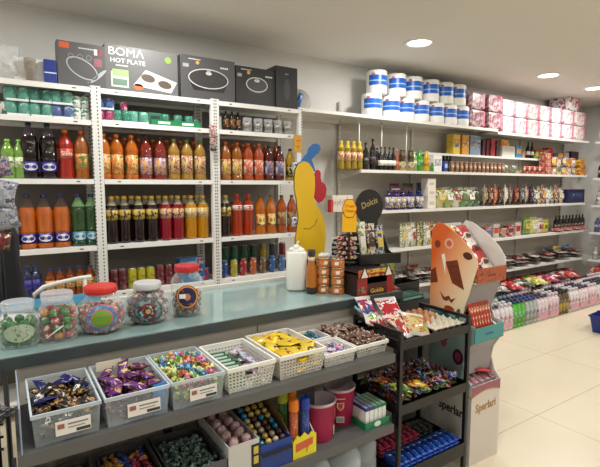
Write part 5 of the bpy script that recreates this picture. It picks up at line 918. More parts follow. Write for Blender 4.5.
# ================================================================== LONG RIGHT SHELVING
RYF, RYB = 3.5, 3.885; RS = [2.245, 1.712, 1.298, .882, .458, .10]
SNM = {0: 'top shelf', 1: 'second shelf', 2: 'third shelf', 3: 'fourth shelf', 4: 'fifth shelf', 5: 'lowest shelf'}
bx0 = [3.0, 4.1, 5.2, 6.3]; bx1 = [4.098, 5.198, 6.298, 7.46]
BACK = M((176, 170, 160), .6); SLAT = M((178, 174, 164), .5)
def shelf_mb(w, z, dpt=.385, lip=.03, m=SHG): return MB().box((0, 0, z-lip), (w, .01, z), m).box((0, .01, z-.01), (w, dpt, z), m)
for k in range(4):
    r = bpy.data.objects.new('wall_shelving', None); C.objects.link(r); r.location = (bx0[k], RYF, 0); w = bx1[k]-bx0[k]
    tagit(r, ['white wall shelving section with oils and purple bottles, left end', 'white wall shelving section with cereal boxes and spice jars', 'white wall shelving section behind the green bottle packs', 'white wall shelving section farthest right, nearest the end wall'][k], 'shelving', 'long wall shelving sections')
    for i, z in enumerate(RS):
        zz = z if not (i == 0 and k >= 2) else 2.218
        if i == 0 and k == 0: mb = MB().box((-.74, 0, zz-.03), (w, .01, zz), SHG).box((-.74, .01, zz-.01), (w, .385, zz), SHG).box((-.74, .36, zz-.05), (0, .385, zz-.01), SHG)
        else: mb = shelf_mb(w, zz)
        obj('shelf', mb.mesh('shelf'), r)
    if k: obj('short_shelf', MB().box((.0, .14, 1.905), (w, .15, 1.93), SHG).box((0, .15, 1.92), (w, .385, 1.93), SHG).mesh('short_shelf'), r)
    obj('back_panel', MB().box((0, .379, .1), (w, .384, 2.2), BACK).mesh('back_panel'), r)
    for x in ((.0, w-.025) if k == 0 else (w-.025,)):
        obj('upright', MB().box((x, .355, 0), (x+.022, .378, 2.2+.22*(k == 0 and x == 0)), HOLES((196, 192, 184), .022, .05, .004)).mesh('upright'), r)
    for x in ([.02, .36, .72] if k == 0 else []): obj('support_rod', MB().lathe([(.006, RS[1]), (.006, 2.21)], M((210, 206, 198), .4), 8, x, .1 if x > .1 else .06).mesh('support_rod'), r)
    for i, z in enumerate(RS[:5]):
        if k == 0 and i: obj('end_bracket', MB().prism([(.0, z-.012), (.0, z-.03), (.38, z-.11), (.38, z-.012)], -.004, -.0005, M((206, 200, 190), .5)).mesh('end_bracket'), r)
# shelving on the end wall
for k, (y0, y1) in enumerate(((2.45, 3.49), (1.4, 2.44))):
    r = bpy.data.objects.new('end_wall_shelving', None); C.objects.link(r); r.location = (7.62, y0, 0)
    tagit(r, ['white shelving section on the end wall beside the corner', 'white shelving section on the end wall, right of the frame'][k], 'shelving', 'end wall shelving sections')
    for i, z in enumerate(RS):
        zz = 2.218 if i == 0 else z-.04
        obj('shelf', MB().box((0, 0, zz-.03), (.01, y1-y0, zz), SHG).box((.01, 0, zz-.01), (.40, y1-y0, zz), SHG).mesh('shelf'), r)
    obj('back_panel', MB().box((.405, 0, .1), (.41, y1-y0, 2.2), BACK).mesh('back_panel'), r)
def rrow(spec, name, desc, sh, u0, u1, n, cat='packet', dy=.04, grp=None, z=None, extra='', **k):
    z0 = RS[sh] if z is None else z; xs = [Xu(u, RYF+dy, z0+.1) for u in ([u0] if n == 1 else [u0, u1])]
    row(spec, name, desc, extra or f"{SNM[sh]} of right shelving", cat, span(xs[0], xs[-1], n) if n > 1 else xs, RYF+dy, z0+.0015, grp or desc[:40]+' row', **k)
# kitchen rolls on top
rl = PRT((24, 90, 190), (24, 90, 190), None, 5)
def roll(r_, h):
    k = ('roll', r_, h)
    if k not in SP:
        a0, a1 = -PI/2-1.0, -PI/2+1.15; R_ = r_+.001
        lab = MB(); n = 14; z0, z1 = h*.36, h*.78; bl2 = M((24, 92, 186), .35)
        vs = [(R_*math.cos(a0+(a1-a0)*i/n), R_*math.sin(a0+(a1-a0)*i/n), z) for z in (z0, z0+(z1-z0)*.38, z0+(z1-z0)*.5, z0+(z1-z0)*.62, z1) for i in range(n+1)]
        for j in range(4):
            m_ = M((150, 185, 225), .35) if j in (1,) else bl2
            fs_ = [(j*(n+1)+i, j*(n+1)+i+1, (j+1)*(n+1)+i+1, (j+1)*(n+1)+i) for i in range(n)]; lab.f += fs_; lab.mi += [lab._m(m_)]*n; lab.sm += [True]*n
        lab.v = vs
        rd = MB().box((-r_*.62, -R_*.93, h*.79), (-r_*.25, -R_*.80, h*.86), M((190, 50, 60), .4))
        SP[k] = [('roll', MB().lathe([(r_*.93, 0), (r_, .012), (r_, h-.012), (r_*.93, h), (r_*.3, h-.004)], M((236, 236, 232), .55), 24).mesh('roll'), []), ('blue_label', lab.mesh('blue_label', fix=False), [('red_mark', rd.mesh('red_mark'), [])])]
    return SP[k]
for lay, us in ((0, [373, 391.5, 406, 421, 436, 449, 461]), (1, [378, 397.5, 414, 431, 445.5, 458])):
    xs = [Xu(u, RYF+.1, 2.36+.23*lay) for u in us]
    for i, x in enumerate(xs):
        place(roll(.104, .225 if lay == 0 else .235), 'kitchen_roll', f"white kitchen roll with blue label, {ORD[i]} from left in the {'upper' if lay else 'lower'} layer", 'kitchen roll', (x, RYF+.12, 2.247+lay*.228), -.55, 'white kitchen rolls on the top shelf')
0 and place(roll(.104, .225), 'kitchen_roll', 'white kitchen roll turned sideways behind the first lower roll', 'kitchen roll', (Xu(366, RYF+.27, 2.36)-.0, RYF+.275, 2.247), 2)
# pink tissue packs
tp = PRT((232, 222, 220), (222, 170, 180), (200, 120, 140), 12, .3, .52); tpd = PRT((206, 186, 184), (170, 110, 124), (150, 70, 92), 12, .3, .48)
def tissue(w, d, h, m):
    k = ('tis', w, d, h, id(m))
    if k not in SP: SP[k] = [('wrapped_rolls', MB().box((-w/2, 0, 0), (w/2, d, h), m).mesh('wrapped_rolls', .03), []), ('side_band', MB().box((w*.33, -.0012, .02), (w*.47, .0, h-.02), M((196, 110, 134), .35)).mesh('side_band'), [])]
    return SP[k]
tu = [476, 493.5, 507, 520, 532, 543.5, 555]
for lay in (0, 1):
    xs = [Xu(u, RYF+.05, 2.32+.2*lay) for u in tu]
    for i, x in enumerate(xs):
        wdt = .27 if i < 2 else .25
        z0 = (2.247 if x < 5.19 else 2.2195)+lay*.207
        place(tissue(wdt, .3, .205, tpd if i < 2 else tp), 'tissue_pack', f"{'darker ' if i<2 else ''}pink tissue pack, {ORD[i]} from left, {'upper' if lay else 'lower'} layer on top shelf", 'tissue pack', (x, RYF+.02, z0), 0, 'pink tissue packs on the top shelf')
for i, u in enumerate([567, 578.5]):
    for lay in (0, 1): place(tissue(.27, .3, .205, tp), 'tissue_pack', f"pale pink tissue pack near the corner, {'left' if i==0 else 'right'}, {'upper' if lay else 'lower'} layer", 'tissue pack', (Xu(u, RYF+.05, 2.4), RYF+.02, 2.2195+lay*.207), 0, 'pink tissue packs near the corner')
place(tissue(.28, .3, .2, PRT((236, 230, 230), (180, 50, 90), (225, 150, 170), 8, .3, .52)), 'tissue_pack', 'pink and white tissue pack standing alone on the third layer', 'tissue pack', (Xu(573, RYF+.05, 2.7), RYF+.03, 2.2195+.414))
for i in range(5):
    for lay in (0, 1): place(tissue(.34, .3, .19, tp), 'tissue_pack', f"pink tissue pack on the end wall, {ORD[i]} from the corner, {'upper' if lay else 'lower'} layer", 'tissue pack', (7.66, 3.3-i*.36, 2.2195+lay*.195), -PI/2, 'end wall tissue packs')
# ---- second shelf (z 1.712)
oil = bottle(.27, .036, (190, 164, 50), (220, 200, 80), PRT((220, 110, 90), (235, 215, 120), (235, 200, 190), 30), .3, .62, neck=M((214, 180, 60), .15, 0, .4))
for k_, dy in enumerate((.05, .15, .25)): rrow(oil, 'oil_bottle', 'golden oil bottle', 1, 341, 359.5, 4, 'bottle', dy, f"golden oil bottles {['front','middle','rear'][k_]} row", extra=f"{['front','middle','rear'][k_]} row, second shelf right shelving")
OLV = (30, 36, 24)
rrow(bottle(.27, .034, OLV, (30, 34, 26), PRT((60, 70, 50), (40, 46, 34), None, 20), wine=True), 'oil_bottle', 'dark green oil bottle', 1, 365.5, 0, 1, 'bottle')
rrow(bottle(.31, .034, (18, 18, 20), (20, 20, 22), PRT((40, 36, 40), (90, 60, 70), None, 20), wine=True), 'oil_bottle', 'tallest black bottle', 1, 372.5, 0, 1, 'bottle')
rrow(bottle(.24, .036, (40, 26, 24), (180, 170, 160), PRT((150, 90, 90), (60, 40, 40), None, 24), wine=True), 'vinegar_bottle', 'squat dark bottle with pinkish label', 1, 377, 0, 1, 'bottle', .1)
rrow(bottle(.235, .027, (28, 20, 22), (24, 22, 24), M((222, 220, 212), .5), wine=True), 'vinegar_bottle', 'dark bottle with white label', 1, 381, 393, 4, 'bottle')
rrow(bottle(.225, .03, (190, 120, 90), (216, 150, 160), M((200, 120, 90), .5), wine=True), 'vinegar_bottle', 'salmon pink bottle', 1, 396.5, 0, 1, 'bottle', .09)
rrow(jar(.036, .115, M((180, 150, 90), .3), (50, 60, 40), PRT((220, 210, 180), (150, 130, 60), None, 24)), 'preserve_jar', 'amber preserve jar', 1, 402.5, 411, 2, 'jar')
rrow(jar(.034, .1, M((90, 70, 40), .3), (60, 60, 40), PRT((120, 90, 50), (60, 50, 30), None, 24)), 'preserve_jar', 'stacked olive jar', 1, 402.5, 411, 2, 'jar', z=RS[1]+.117, grp='stacked olive jars')
rrow(bottle(.2, .035, (160, 196, 110), (190, 214, 150), PRT((220, 230, 200), (150, 180, 90), None, 24)), 'sauce_bottle', 'pale green sauce bottle', 1, 414, 0, 1, 'bottle')
rrow(bottle(.22, .036, (70, 190, 60), (60, 170, 50), PRT((90, 200, 70), (40, 140, 50), (230, 235, 220), 20)), 'sauce_bottle', 'vivid green squeeze bottle', 1, 419.5, 0, 1, 'bottle')
rrow(bottle(.215, .036, (240, 200, 30), (236, 206, 40), PRT((226, 120, 50), (240, 200, 40), (60, 130, 50), 22)), 'sauce_bottle', 'vivid yellow squeeze bottle', 1, 426.5, 0, 1, 'bottle')
rrow(carton(.13, .1, .18, M((226, 226, 222), .5), PRT((150, 160, 180), (230, 230, 230), (110, 100, 110), 16)), 'white_carton', 'white carton with grey picture', 1, 437.5, 0, 1, 'carton')
rrow(carton(.06, .1, .12, M((40, 60, 140), .4), M((180, 190, 215), .4)), 'blue_carton', 'narrow blue carton', 1, 446.3, 0, 1, 'carton')
rrow(bottle(.09, .02, (70, 160, 50), (60, 150, 50), PRT((80, 170, 60), (50, 120, 40), None, 24)), 'sauce_bottle', 'tiny green bottle before the white carton', 1, 432, 0, 1, 'bottle', .015)
spj = jar(.027, .12, PRT((150, 84, 50), (196, 160, 110), (110, 60, 40), 22, .3, .5), (150, 110, 90), PRT((206, 180, 140), (150, 70, 50), (90, 50, 40), 50), .25, .6)
spj2 = jar(.027, .12, PRT((120, 66, 44), (190, 176, 130), (90, 100, 60), 22, .3, .5), (90, 60, 60), PRT((200, 190, 160), (90, 110, 60), (150, 60, 50), 50), .25, .6)
for k_, dy in enumerate((.035, .1)): rrow(spj if k_ == 0 else spj2, 'spice_jar', 'brown spice jar', 1, 452, 502.5, 13, 'jar', dy, f"spice jars {['front','rear'][k_]} row", extra=f"{['front','rear'][k_]} row, second shelf right shelving")
rrow(pouch(.1, .1, .04, PRT((90, 120, 70), (220, 220, 205), (70, 80, 60), 20)), 'herb_bag', 'green and white herb bag', 1, 506, 514, 2, 'bag')
rrow(carton(.13, .1, .045, PRT((200, 170, 120), (120, 90, 60), None, 20)), 'flat_carton', 'flat tan carton', 1, 519, 0, 1, 'carton', .02)
rrow(pouch(.12, .1, .04, PRT((200, 44, 34), (226, 120, 70), (235, 210, 190), 16)), 'red_packet', 'red snack packet', 1, 526, 541, 4, 'packet', .04)
for l in range(3): rrow(carton(.12, .1, .095, PRT((196, 36, 36), (226, 190, 150), (150, 30, 30), 20), PRT((230, 200, 180), (180, 40, 40), None, 26)), 'red_carton', f"red food carton, {['bottom','middle','top'][l]} of the red stack", 1, 548.5, 0, 1, 'carton', .03, z=RS[1]+l*.0965)
mc = [((214, 190, 150), (190, 70, 50)), ((226, 200, 120), (90, 120, 60)), ((196, 110, 60), (230, 210, 180)), ((220, 214, 206), (190, 60, 90)), ((90, 96, 110), (220, 210, 190)), ((236, 190, 50), (190, 60, 40))]
mn = ['tan', 'yellow green', 'terracotta', 'white and pink', 'slate', 'golden']
for i, u in enumerate([554.5, 559.5, 564.5, 569.5, 574, 583]):
    for l in (0, 1):
        q = (i+l*2) % 6 if i < 5 else 5
        rrow(carton(.105 if i < 5 else .16, .09, .1+.02*((i+l) % 2), PRT(*mc[q], None, 18), M(mc[(q+3) % 6][0], .4)), 'food_carton', f"{mn[q]} food carton, {'upper' if l else 'lower'}, {['first','second','third','fourth','fifth','sixth'][i]} right of red stack", 1, u, 0, 1, 'carton', .03, z=RS[1]+l*.124)
# short shelf items (z 1.93)
def srow(c, name, desc, u0, u1, n, w, h, c2, cat='carton', dy=.16, dd=.1, pan=None): rrow(carton(w, dd, h, PRT(c, c2, None, 12, .35, .6), pan), name, desc, 1, u0, u1, n, cat, dy, z=1.93, extra='on the short upper shelf')
srow((230, 190, 40), 'cereal_box', 'yellow cereal box with bright picture', 457, 0, 1, .13, .235, (240, 140, 40), pan=PRT((40, 120, 190), (236, 190, 40), (220, 100, 40), 12)); srow((224, 150, 40), 'cereal_box', 'orange yellow cereal box', 465.5, 0, 1, .12, .235, (200, 100, 40), pan=PRT((236, 180, 60), (160, 90, 50), (240, 220, 160), 14))
srow((120, 140, 160), 'cereal_box', 'grey blue cereal box', 475.5, 0, 1, .2, .24, (190, 200, 205), pan=PRT((90, 120, 170), (200, 190, 170), (60, 80, 120), 14))
srow((96, 34, 50), 'maroon_carton', 'slim maroon carton', 484, 488, 2, .055, .2, (70, 26, 40)); srow((176, 40, 50), 'red_carton', 'red and black carton', 493, 0, 1, .09, .22, (40, 30, 34)); srow((90, 60, 60), 'striped_carton', 'dark striped carton', 498.5, 0, 1, .06, .2, (200, 180, 170))
srow((222, 216, 204), 'white_carton', 'cream white carton', 509, 0, 1, .27, .145, (236, 230, 220)); rrow(carton(.17, .09, .07, PRT((226, 120, 40), (236, 190, 80), None, 14)), 'orange_carton', 'orange carton on the cream carton', 1, 505.5, 0, 1, 'carton', .17, z=1.93+.147, extra='short upper shelf')
srow((60, 140, 200), 'blue_carton', 'sky blue carton', 519.3, 0, 1, .14, .16, (200, 190, 120), pan=M((220, 180, 90), .4)); srow((220, 150, 120), 'pink_carton', 'small salmon carton', 524.3, 0, 1, .06, .1, (230, 200, 190))
rrow(bottle(.22, .028, (26, 22, 26), (24, 22, 24), M((206, 200, 190), .5), wine=True), 'vinegar_bottle', 'dark bottle with pale label', 1, 528, 532, 2, 'bottle', .17, z=1.93, extra='short upper shelf')
rrow(jar(.036, .13, PRT((170, 170, 60), (90, 120, 50), None, 14), (200, 60, 50)), 'preserve_jar', 'green yellow preserve jar', 1, 536, 543, 3, 'jar', .17, z=1.93, extra='short upper shelf')
srow((206, 120, 130), 'pink_carton', 'rose pink carton', 546, 0, 1, .12, .13, (230, 190, 190)); srow((196, 40, 40), 'red_carton', 'tall red carton', 551, 0, 1, .1, .17, (230, 180, 150))
srow((50, 80, 150), 'blue_carton', 'small blue carton', 555.5, 0, 1, .08, .1, (190, 200, 220)); srow((236, 180, 50), 'yellow_carton', 'yellow orange carton', 561, 0, 1, .12, .1, (200, 100, 50)); srow((200, 170, 190), 'lilac_carton', 'lilac carton', 567, 0, 1, .12, .12, (180, 130, 150)); srow((56, 30, 50), 'plum_bag', 'dark plum carton', 575, 0, 1, .24, .14, (80, 50, 60)); srow((200, 190, 150), 'tan_carton', 'pale tan carton', 582, 0, 1, .2, .06, (226, 214, 180))
rrow(bottle(.2, .033, (50, 60, 40), (60, 70, 50), PRT((70, 80, 50), (50, 56, 40), None, 20), wine=True), 'preserve_jar', 'dark olive bottle in the shade', 1, 440, 450, 4, 'bottle', .26, z=RS[1]+.0, extra='rear of the second shelf')
# ---- third shelf (1.298)
rrow(carton(.07, .12, .16, M((216, 208, 196), .5), PRT((225, 218, 205), (190, 170, 150), None, 20)), 'white_packet', 'white flour packet', 2, 335, 350, 5, 'packet', .06)
rrow(carton(.03, .05, .12, M((190, 36, 40), .4)), 'red_packet', 'slim red packet before the flour packets', 2, 332, 0, 1, 'packet', .02)
pb = bottle(.2, .044, (70, 50, 120), (60, 40, 110), PRT((220, 190, 60), (70, 50, 130), (230, 225, 235), 26, thr=.45), .12, .68, waist=False, capr=.026)
pb2 = bottle(.2, .044, (36, 50, 130), (30, 40, 110), PRT((226, 200, 70), (50, 60, 150), (230, 230, 240), 26, thr=.45), .12, .68, waist=False, capr=.026)
rrow(pb, 'detergent_bottle', 'purple bottle with yellow label', 2, 389, 402, 3, 'bottle', .06); rrow(pb2, 'detergent_bottle', 'navy blue bottle with yellow label', 2, 410, 419.5, 2, 'bottle', .06)
rrow(pouch(.15, .28, .06, PRT((110, 24, 60), (80, 20, 50), None, 10)), 'dark_bag', 'wine purple bag behind the purple bottles', 2, 394, 0, 1, 'bag', .2); rrow(pouch(.17, .28, .06, PRT((34, 50, 30), (60, 70, 40), None, 10)), 'dark_bag', 'dark green bag behind the navy bottles', 2, 407, 0, 1, 'bag', .2); rrow(pouch(.13, .29, .06, PRT((30, 40, 110), (50, 50, 130), None, 10)), 'dark_bag', 'dark blue bag behind the navy bottles', 2, 420, 0, 1, 'bag', .2)
for l in range(3): rrow(carton(.125, .1, .1 if l else .13, M((222, 216, 206), .5), M((190, 180, 165), .5), (.2, .8), (.3, .6)), 'white_carton', f"white carton, {['bottom','middle','top'][l]} of the tall white stack", 2, 432, 0, 1, 'carton', .03, z=RS[2]+(0 if l == 0 else .131+.101*(l-1)))
pc = [((200, 190, 120), (120, 140, 70)), ((150, 170, 80), (214, 200, 140)), ((214, 206, 180), (110, 130, 70)), ((110, 140, 80), (220, 214, 190)), ((96, 130, 80), (214, 210, 190)), ((70, 110, 70), (210, 210, 195))]
pn = ['cream yellow', 'olive green', 'cream', 'leaf green', 'mid green', 'dark green']
for i, u in enumerate([441, 449, 457, 464.5, 471, 477]): rrow(pouch(.17, .25, .09, PRT(*pc[i], (230, 225, 205), 8, .25)), 'pasta_bag', pn[i]+' pasta bag', 2, u, 0, 1, 'bag', .07, rot=(-.25, 0, .1))
bc2 = [((150, 140, 110), 'khaki'), ((120, 60, 40), 'chestnut'), ((196, 110, 70), 'terracotta'), ((90, 50, 36), 'dark brown'), ((210, 200, 185), 'cream'), ((120, 100, 90), 'taupe'), ((150, 44, 34), 'brick red'), ((90, 80, 90), 'slate'), ((170, 150, 130), 'beige'), ((60, 40, 60), 'plum')]
for i, (c_, n_) in enumerate(bc2): rrow(pouch(.12, .275, .07, PRT(c_, tuple(min(255, q+40) for q in c_), (225, 220, 210), 18, .25, .56)), 'coffee_bag', n_+' coloured upright bag', 2, 484+i*5.2, 0, 1, 'bag', .07, rot=(0, 0, .5))
cc2 = [((50, 40, 120), 'violet blue'), ((200, 180, 60), 'mustard'), ((190, 50, 50), 'red'), ((220, 215, 225), 'white'), ((110, 160, 60), 'green'), ((200, 60, 60), 'scarlet'), ((200, 170, 130), 'tan')]
for i, (c_, n_) in enumerate(cc2): rrow(pouch(.15, .23+.02*(i % 3), .06, PRT(c_, (226, 220, 210), tuple(int(q*.7) for q in c_), 14, .25)), 'snack_bag', n_+' snack bag', 2, 535.5+i*4.3, 0, 1, 'bag', .07, rot=(-.1, 0, .2))
rrow(carton(.5, .2, .2, M((26, 30, 66), .4), PRT((40, 70, 140), (26, 30, 60), (200, 190, 190), 9)), 'blue_carton', 'large navy blue carton near the corner', 2, 576, 0, 1, 'carton', .04)
# ---- fourth shelf (.882)
fc = [((214, 206, 170), (110, 150, 80)), ((226, 222, 205), (190, 160, 90)), ((180, 190, 150), (226, 222, 210)), ((226, 210, 90), (60, 50, 90)), ((214, 210, 200), (120, 140, 90)), ((226, 180, 70), (190, 90, 50))]
fn = ['cream green', 'cream', 'sage', 'yellow and black', 'pale grey', 'amber']
for i, u in enumerate([403, 408, 413.5, 420, 426, 431]): rrow(pouch(.1, .27, .06, PRT(*fc[i], (235, 232, 225), 15, .25)), 'rice_bag', fn[i]+' rice bag', 3, u, 0, 1, 'bag', .05, rot=(-.05, 0, .15))
oc = [((206, 110, 90), 'salmon'), ((226, 200, 80), 'yellow'), ((90, 110, 160), 'denim blue'), ((214, 206, 200), 'off white'), ((200, 150, 100), 'sand'), ((120, 50, 60), 'burgundy'), ((60, 70, 90), 'dark slate'), ((190, 70, 60), 'brick'), ((190, 186, 176), 'ash'), ((120, 96, 80), 'umber'), ((170, 40, 50), 'ruby'), ((206, 180, 160), 'beige')]
for i, (c_, n_) in enumerate(oc): rrow(carton(.13, .1, .12+.03*((i*7) % 3), PRT(c_, (222, 214, 200), tuple(int(q*.6) for q in c_), 16), M(oc[(i*5+3) % 12][0], .4)), 'food_box', n_+' food box', 3, 437+i*7.4, 0, 1, 'box', .05)
for i, (u, c_, n_) in enumerate([(526, (110, 150, 60), 'olive green'), (533, (206, 200, 110), 'pale lime'), (539, (216, 206, 190), 'cream'), (545, (214, 196, 50), 'yellow')]): rrow(pouch(.16, .26-.02*i, .07, PRT(c_, tuple(min(255, q+36) for q in c_), (120, 150, 60), 9, .25, .58)), 'cleaning_bag', n_+' refill bag', 3, u, 0, 1, 'bag', .08)
rrow(bottle(.23, .034, (46, 34, 34), (120, 110, 100), PRT((120, 80, 70), (60, 50, 50), (200, 180, 170), 18), wine=True), 'sauce_bottle', 'dark sauce bottle near corner', 3, 556, 582, 9, 'bottle', .14)
rrow(flow(.2, .2, .05, PRT((196, 90, 90), (220, 200, 190), (150, 50, 60), 9)), 'flat_bag', 'rosy flat bag before sauce bottles', 3, 556, 583, 4, 'bag', .08, z=RS[3]+.026)
# ---- fifth shelf (.458)
fd = [((214, 206, 194), (120, 90, 70)), ((150, 50, 50), (200, 180, 170)), ((110, 96, 84), (214, 206, 190)), ((60, 56, 60), (170, 160, 150))]
dn = ['pale', 'wine red', 'taupe', 'charcoal']
for i in range(14):
    u = 393+i*13.8; q = (i*5) % 4 if i < 6 else (2+(i*3) % 2)
    for l in (0, 1, 2): rrow(flow(.22, .24, .04, PRT(*fd[(q+l) % 4], (90, 80, 74), 9, .4)), 'sliced_meat_pack', f"{dn[(q+l)%4]} flat vacuum pack, {['lower','middle','upper'][l]}, {ORD[i]} along the shelf", 4, u, 0, 1, 'flat pack', .13, z=RS[4]+.024+l*.046, rot=(.08, 0, .3*math.sin(i*2)))
for i, (u, c_, n_) in enumerate([(443, (190, 50, 50), 'red'), (388, (96, 20, 26), 'deep red'), (412, (120, 24, 30), 'dark red'), (566, (60, 90, 160), 'blue'), (556, (200, 190, 70), 'yellow'), (545, (70, 80, 100), 'slate')]): rrow(pouch(.2, .16, .09, PRT(c_, tuple(min(255, q+50) for q in c_), None, 9)), 'snack_bag', f"{n_} bag standing behind the flat packs", 4, u, 0, 1, 'bag', .29)
# ---- lowest shelf
lc2 = [((190, 30, 40), 'bright red'), ((120, 24, 40), 'dark red'), ((60, 80, 50), 'dark green'), ((206, 60, 50), 'coral red'), ((190, 180, 60), 'yellow'), ((110, 100, 90), 'grey brown'), ((170, 40, 70), 'magenta')]
for i in range(13):
    c_, n_ = lc2[(i*4) % 7]
    for l in (0, 1): rrow(flow(.19, .26, .08, PRT(c_, tuple(min(255, q+60) for q in c_), (225, 215, 200), 9, .25, .55)), 'crisp_bag', f"{n_} large bag, {'upper' if l else 'lower'}, {ORD[i]} along the lowest shelf", 5, 455+i*9.3, 0, 1, 'bag', .16, z=RS[5]+.05+l*.085, rot=(.06, 0, .4*math.sin(i*3)))
# ---- floor packs of bottles, three deep
def pack(c, lab, capc, nbx=3, rr=.034, h=.28, film=True):
    k = ('pk', c, id(lab))
    if k in SP: return SP[k]
    s = []; bm1 = MB().lathe([(rr*.9, 0), (rr, .012), (rr*.95, h*.3), (rr, h*.45), (rr, h*.68), (rr*.7, h*.82), (rr*.4, h*.88), (rr*.4, h*.93)], M(c, .25, 0, .3), 12).lathe([(rr+.001, h*.16), (rr+.001, h*.6)], lab, 12).mesh('bottle', fix=False)
    cm_ = MB().lathe([(rr*.5, h*.92), (rr*.5, h)], M(capc, .4), 10).mesh('cap')
    return [(bm1, cm_, rr)]
packs = [((214, 208, 210), PRT((222, 214, 216), (206, 90, 120), (90, 70, 80), 14, thr=.52), (40, 40, 60), 'white and pink'), ((226, 218, 220), PRT((230, 216, 218), (210, 80, 110), (60, 50, 60), 12, thr=.5), (40, 40, 60), 'pink and white'), ((90, 180, 70), PRT((100, 190, 80), (70, 160, 60), (210, 225, 200), 14), (40, 60, 90), 'bright green'), ((166, 176, 168), PRT((176, 182, 176), (130, 140, 150), None, 12), (50, 60, 120), 'grey clear'), ((224, 206, 210), PRT((226, 206, 212), (206, 96, 126), (80, 70, 80), 13, thr=.52), (40, 40, 60), 'rose white'), ((226, 200, 206), PRT((224, 190, 200), (200, 80, 110), None, 12), (40, 40, 60), 'rosy pink'), ((90, 74, 50), PRT((196, 160, 60), (80, 60, 40), (60, 50, 40), 10), (40, 36, 40), 'brown and gold')]
seq = [0, 1, 2, 3, 4, 5, 6, 1, 4, 5, 0, 4, 5, 1]
rr = .037; hb_ = .29; PK = {}
for q, (c, lab, cp, n) in enumerate(packs):
    PK[q] = (MB().lathe([(rr*.9, 0), (rr, .012), (rr*.95, hb_*.3), (rr, hb_*.45), (rr, hb_*.68), (rr*.7, hb_*.82), (rr*.4, hb_*.88), (rr*.4, hb_*.93)], M(c, .25, 0, .3), 12).mesh('bottle'),
             MB().lathe([(rr*.55, hb_*.9), (rr*.55, hb_)], M(cp if q in (2, 3, 6) else (196, 190, 196) if q in (1, 5) else (60, 56, 70), .4), 10).mesh('cap'), MB().lathe([(rr+.001, hb_*.14), (rr+.001, hb_*.62)], lab, 12).mesh('label_band', fix=False))
film = MB().box((-.113, -.001, 0), (.113, .151, hb_*.8), CLR((235, 232, 235), .07, .1)).mesh('film_wrap', .02)
film2 = MB().box((-.1, -.0025, hb_*.1), (.1, -.001, hb_*.3), M((214, 150, 166), .4)).mesh('film_print')
for dep in range(3):
    for i, q in enumerate(seq):
        x = 4.27+i*.235; y = 2.82+dep*.165
        rt = bpy.data.objects.new('bottle_pack', None); C.objects.link(rt); rt.location = (x, y, .001)
        tagit(rt, f"{packs[q][3]} bottle pack on the floor, {['front','middle','rear'][dep]} row, {ORD[i]} from left", 'bottle pack', 'bottle packs on the floor')
        for a in range(3):
            for b_ in range(2):
                if dep and b_: continue
                bo = obj('bottle', PK[q][0], rt); bo.location = (-.0745+a*.0745, .0375+b_*.075, 0); cpo = obj('cap', PK[q][1], bo); obj('label_band', PK[q][2], bo)
        if dep == 0 and q in (0, 1, 4, 5): obj('film_wrap', film, rt); obj('film_print', film2, rt)
# things standing on the packs
for i in range(9):
    c_, n_ = lc2[(i*2+1) % 7]
    place(flow(.2, .26, .07, PRT(c_, tuple(min(255, q+70) for q in c_), (230, 220, 210), 10, .25, .5)), 'crisp_bag', f"{n_} bag lying on the rear bottle packs, {ORD[i]} from left", 'bag', (4.4+i*.27, 3.24, .335), 0, None, 1, (.12, .05*math.sin(i), .5*math.sin(i*2)))
# ---- end wall goods
ec = [((200, 200, 196), 'white'), ((60, 66, 70), 'dark'), ((190, 150, 130), 'tan'), ((90, 110, 150), 'blue grey')]
for sh in (1, 2, 3, 4):
    for i in range(12):
        if sh == 1 and 2 < i < 7: continue
        c_, n_ = ec[(sh+0) % 4 if sh != 2 else 0]
        place(bottle(.22, .038, c_, (70, 70, 80) if sh % 2 else (200, 60, 60), PRT(c_, (226, 222, 214), (150, 110, 100), 18)), 'household_bottle', f"{n_} bottle on the end wall, {ORD[i]} from the corner, {SNM[sh]}", 'bottle', (7.7, 3.42-i*.12, RS[sh]-.0385), -1, n_+' bottles on the end wall')
place(carton(.3, .2, .22, M((40, 120, 190), .4), M((60, 140, 205), .4)), 'blue_container', 'bright blue container at the right edge by the corner', 'container', (7.66, 3.2, RS[1]-.039) if False else (7.52, 3.28, RS[1]-.0), -PI/2) if False else place(carton(.26, .12, .19, M((40, 120, 190), .4), M((70, 150, 210), .4)), 'blue_container', 'bright blue container standing near the end wall corner', 'container', (7.645, 2.95, RS[1]-.039+.0), -PI/2)
for i in range(8):
    c_, n_ = [((190, 50, 40), 'red'), ((50, 130, 60), 'green'), ((230, 150, 40), 'orange'), ((60, 80, 160), 'blue')][i % 4]
    place(carton(.2, .2, .24, PRT(c_, tuple(min(255, q+50) for q in c_), (230, 220, 200), 8)), 'household_box', f"{n_} box low on the end wall, {ORD[i]} from the corner", 'box', (7.64, 3.35-i*.22, RS[5]-.038), -PI/2)
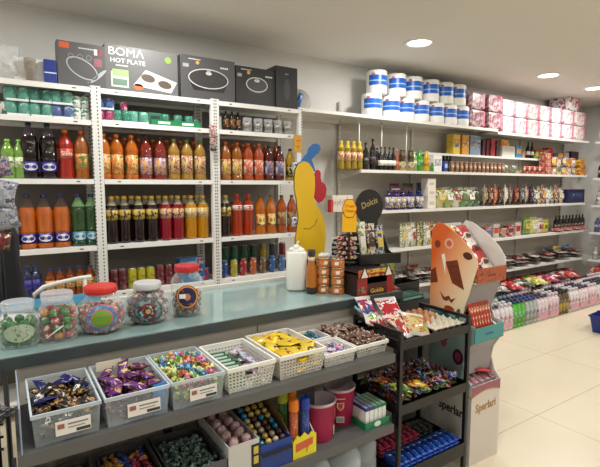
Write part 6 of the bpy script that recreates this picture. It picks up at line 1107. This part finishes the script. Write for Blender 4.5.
# blue shopping basket
bb = MB(); bw, bd, bh = .3, .44, .22; bc_ = M((24, 40, 120), .4)
sbm = opentray(bw, bd, bh, bc_); sbm.v = [(x*(.84+.16*z/bh), bd/2+(y-bd/2)*(.84+.16*z/bh), z) for x, y, z in sbm.v]
rm = MB().box((-bw/2-.01, -.01, bh-.02), (bw/2+.01, .004, bh), bc_).box((-bw/2-.01, bd-.004, bh-.02), (bw/2+.01, bd+.01, bh), bc_).box((-bw/2-.01, .004, bh-.02), (-bw/2+.004, bd-.004, bh), bc_).box((bw/2-.004, .004, bh-.02), (bw/2+.01, bd-.004, bh), bc_)
hn = MB().tube([(-bw/2, bd/2-.02, bh), (-bw/2+.01, bd/2-.05, bh+.02), (bw/2-.01, bd/2-.05, bh+.02), (bw/2, bd/2-.02, bh)], .006, BLK)
place([('tub', sbm.mesh('tub'), []), ('rim', rm.mesh('rim', .002), []), ('handle', hn.mesh('handle'), [])], 'shopping_basket', 'dark blue plastic shopping basket on the floor at the right edge', 'basket', (5.2, 2.17, .001), -1.5, None, (1, 1, .85))
# ================================================================== CAMERA, WORLD, VIEW
cam = bpy.data.cameras.new('camera'); co = bpy.data.objects.new('camera', cam); C.objects.link(co)
cam.sensor_width = 36; cam.lens = FP*36/600; cam.clip_start = .02
F_ = Vector((math.sin(TH), math.cos(TH), 0)); R_ = Vector((math.cos(TH), -math.sin(TH), 0)); Z_ = Vector((0, 0, 1))
fw = math.cos(PT)*F_-math.sin(PT)*Z_; up_ = math.cos(PT)*Z_+math.sin(PT)*F_
m4 = Matrix((R_, up_, -fw)).transposed().to_4x4(); m4.translation = (0, 0, H); co.matrix_world = m4; SC.camera = co
wd_ = bpy.data.worlds.new('world'); SC.world = wd_; wd_.use_nodes = True; wd_.node_tree.nodes['Background'].inputs[0].default_value = (.8, .85, .9, 1); wd_.node_tree.nodes['Background'].inputs[1].default_value = .3
vs_ = SC.view_settings; vs_.view_transform = 'Standard'; vs_.look = 'None'; vs_.gamma = 1; vs_.exposure = -.15; vs_.use_curve_mapping = False
for l_, g_ in LABELS:
    n = len(l_.split())
    if n > 16 or n < 4: print('LABELLEN', n, l_)
from collections import defaultdict
_d = defaultdict(list)
for l_, g_ in LABELS: _d[l_].append(g_)
for l_, gs in _d.items():
    if len(gs) > 1 and (None in gs or len(set(gs)) > 1): print('DUP', len(gs), l_)
print('THINGS', len(LABELS))
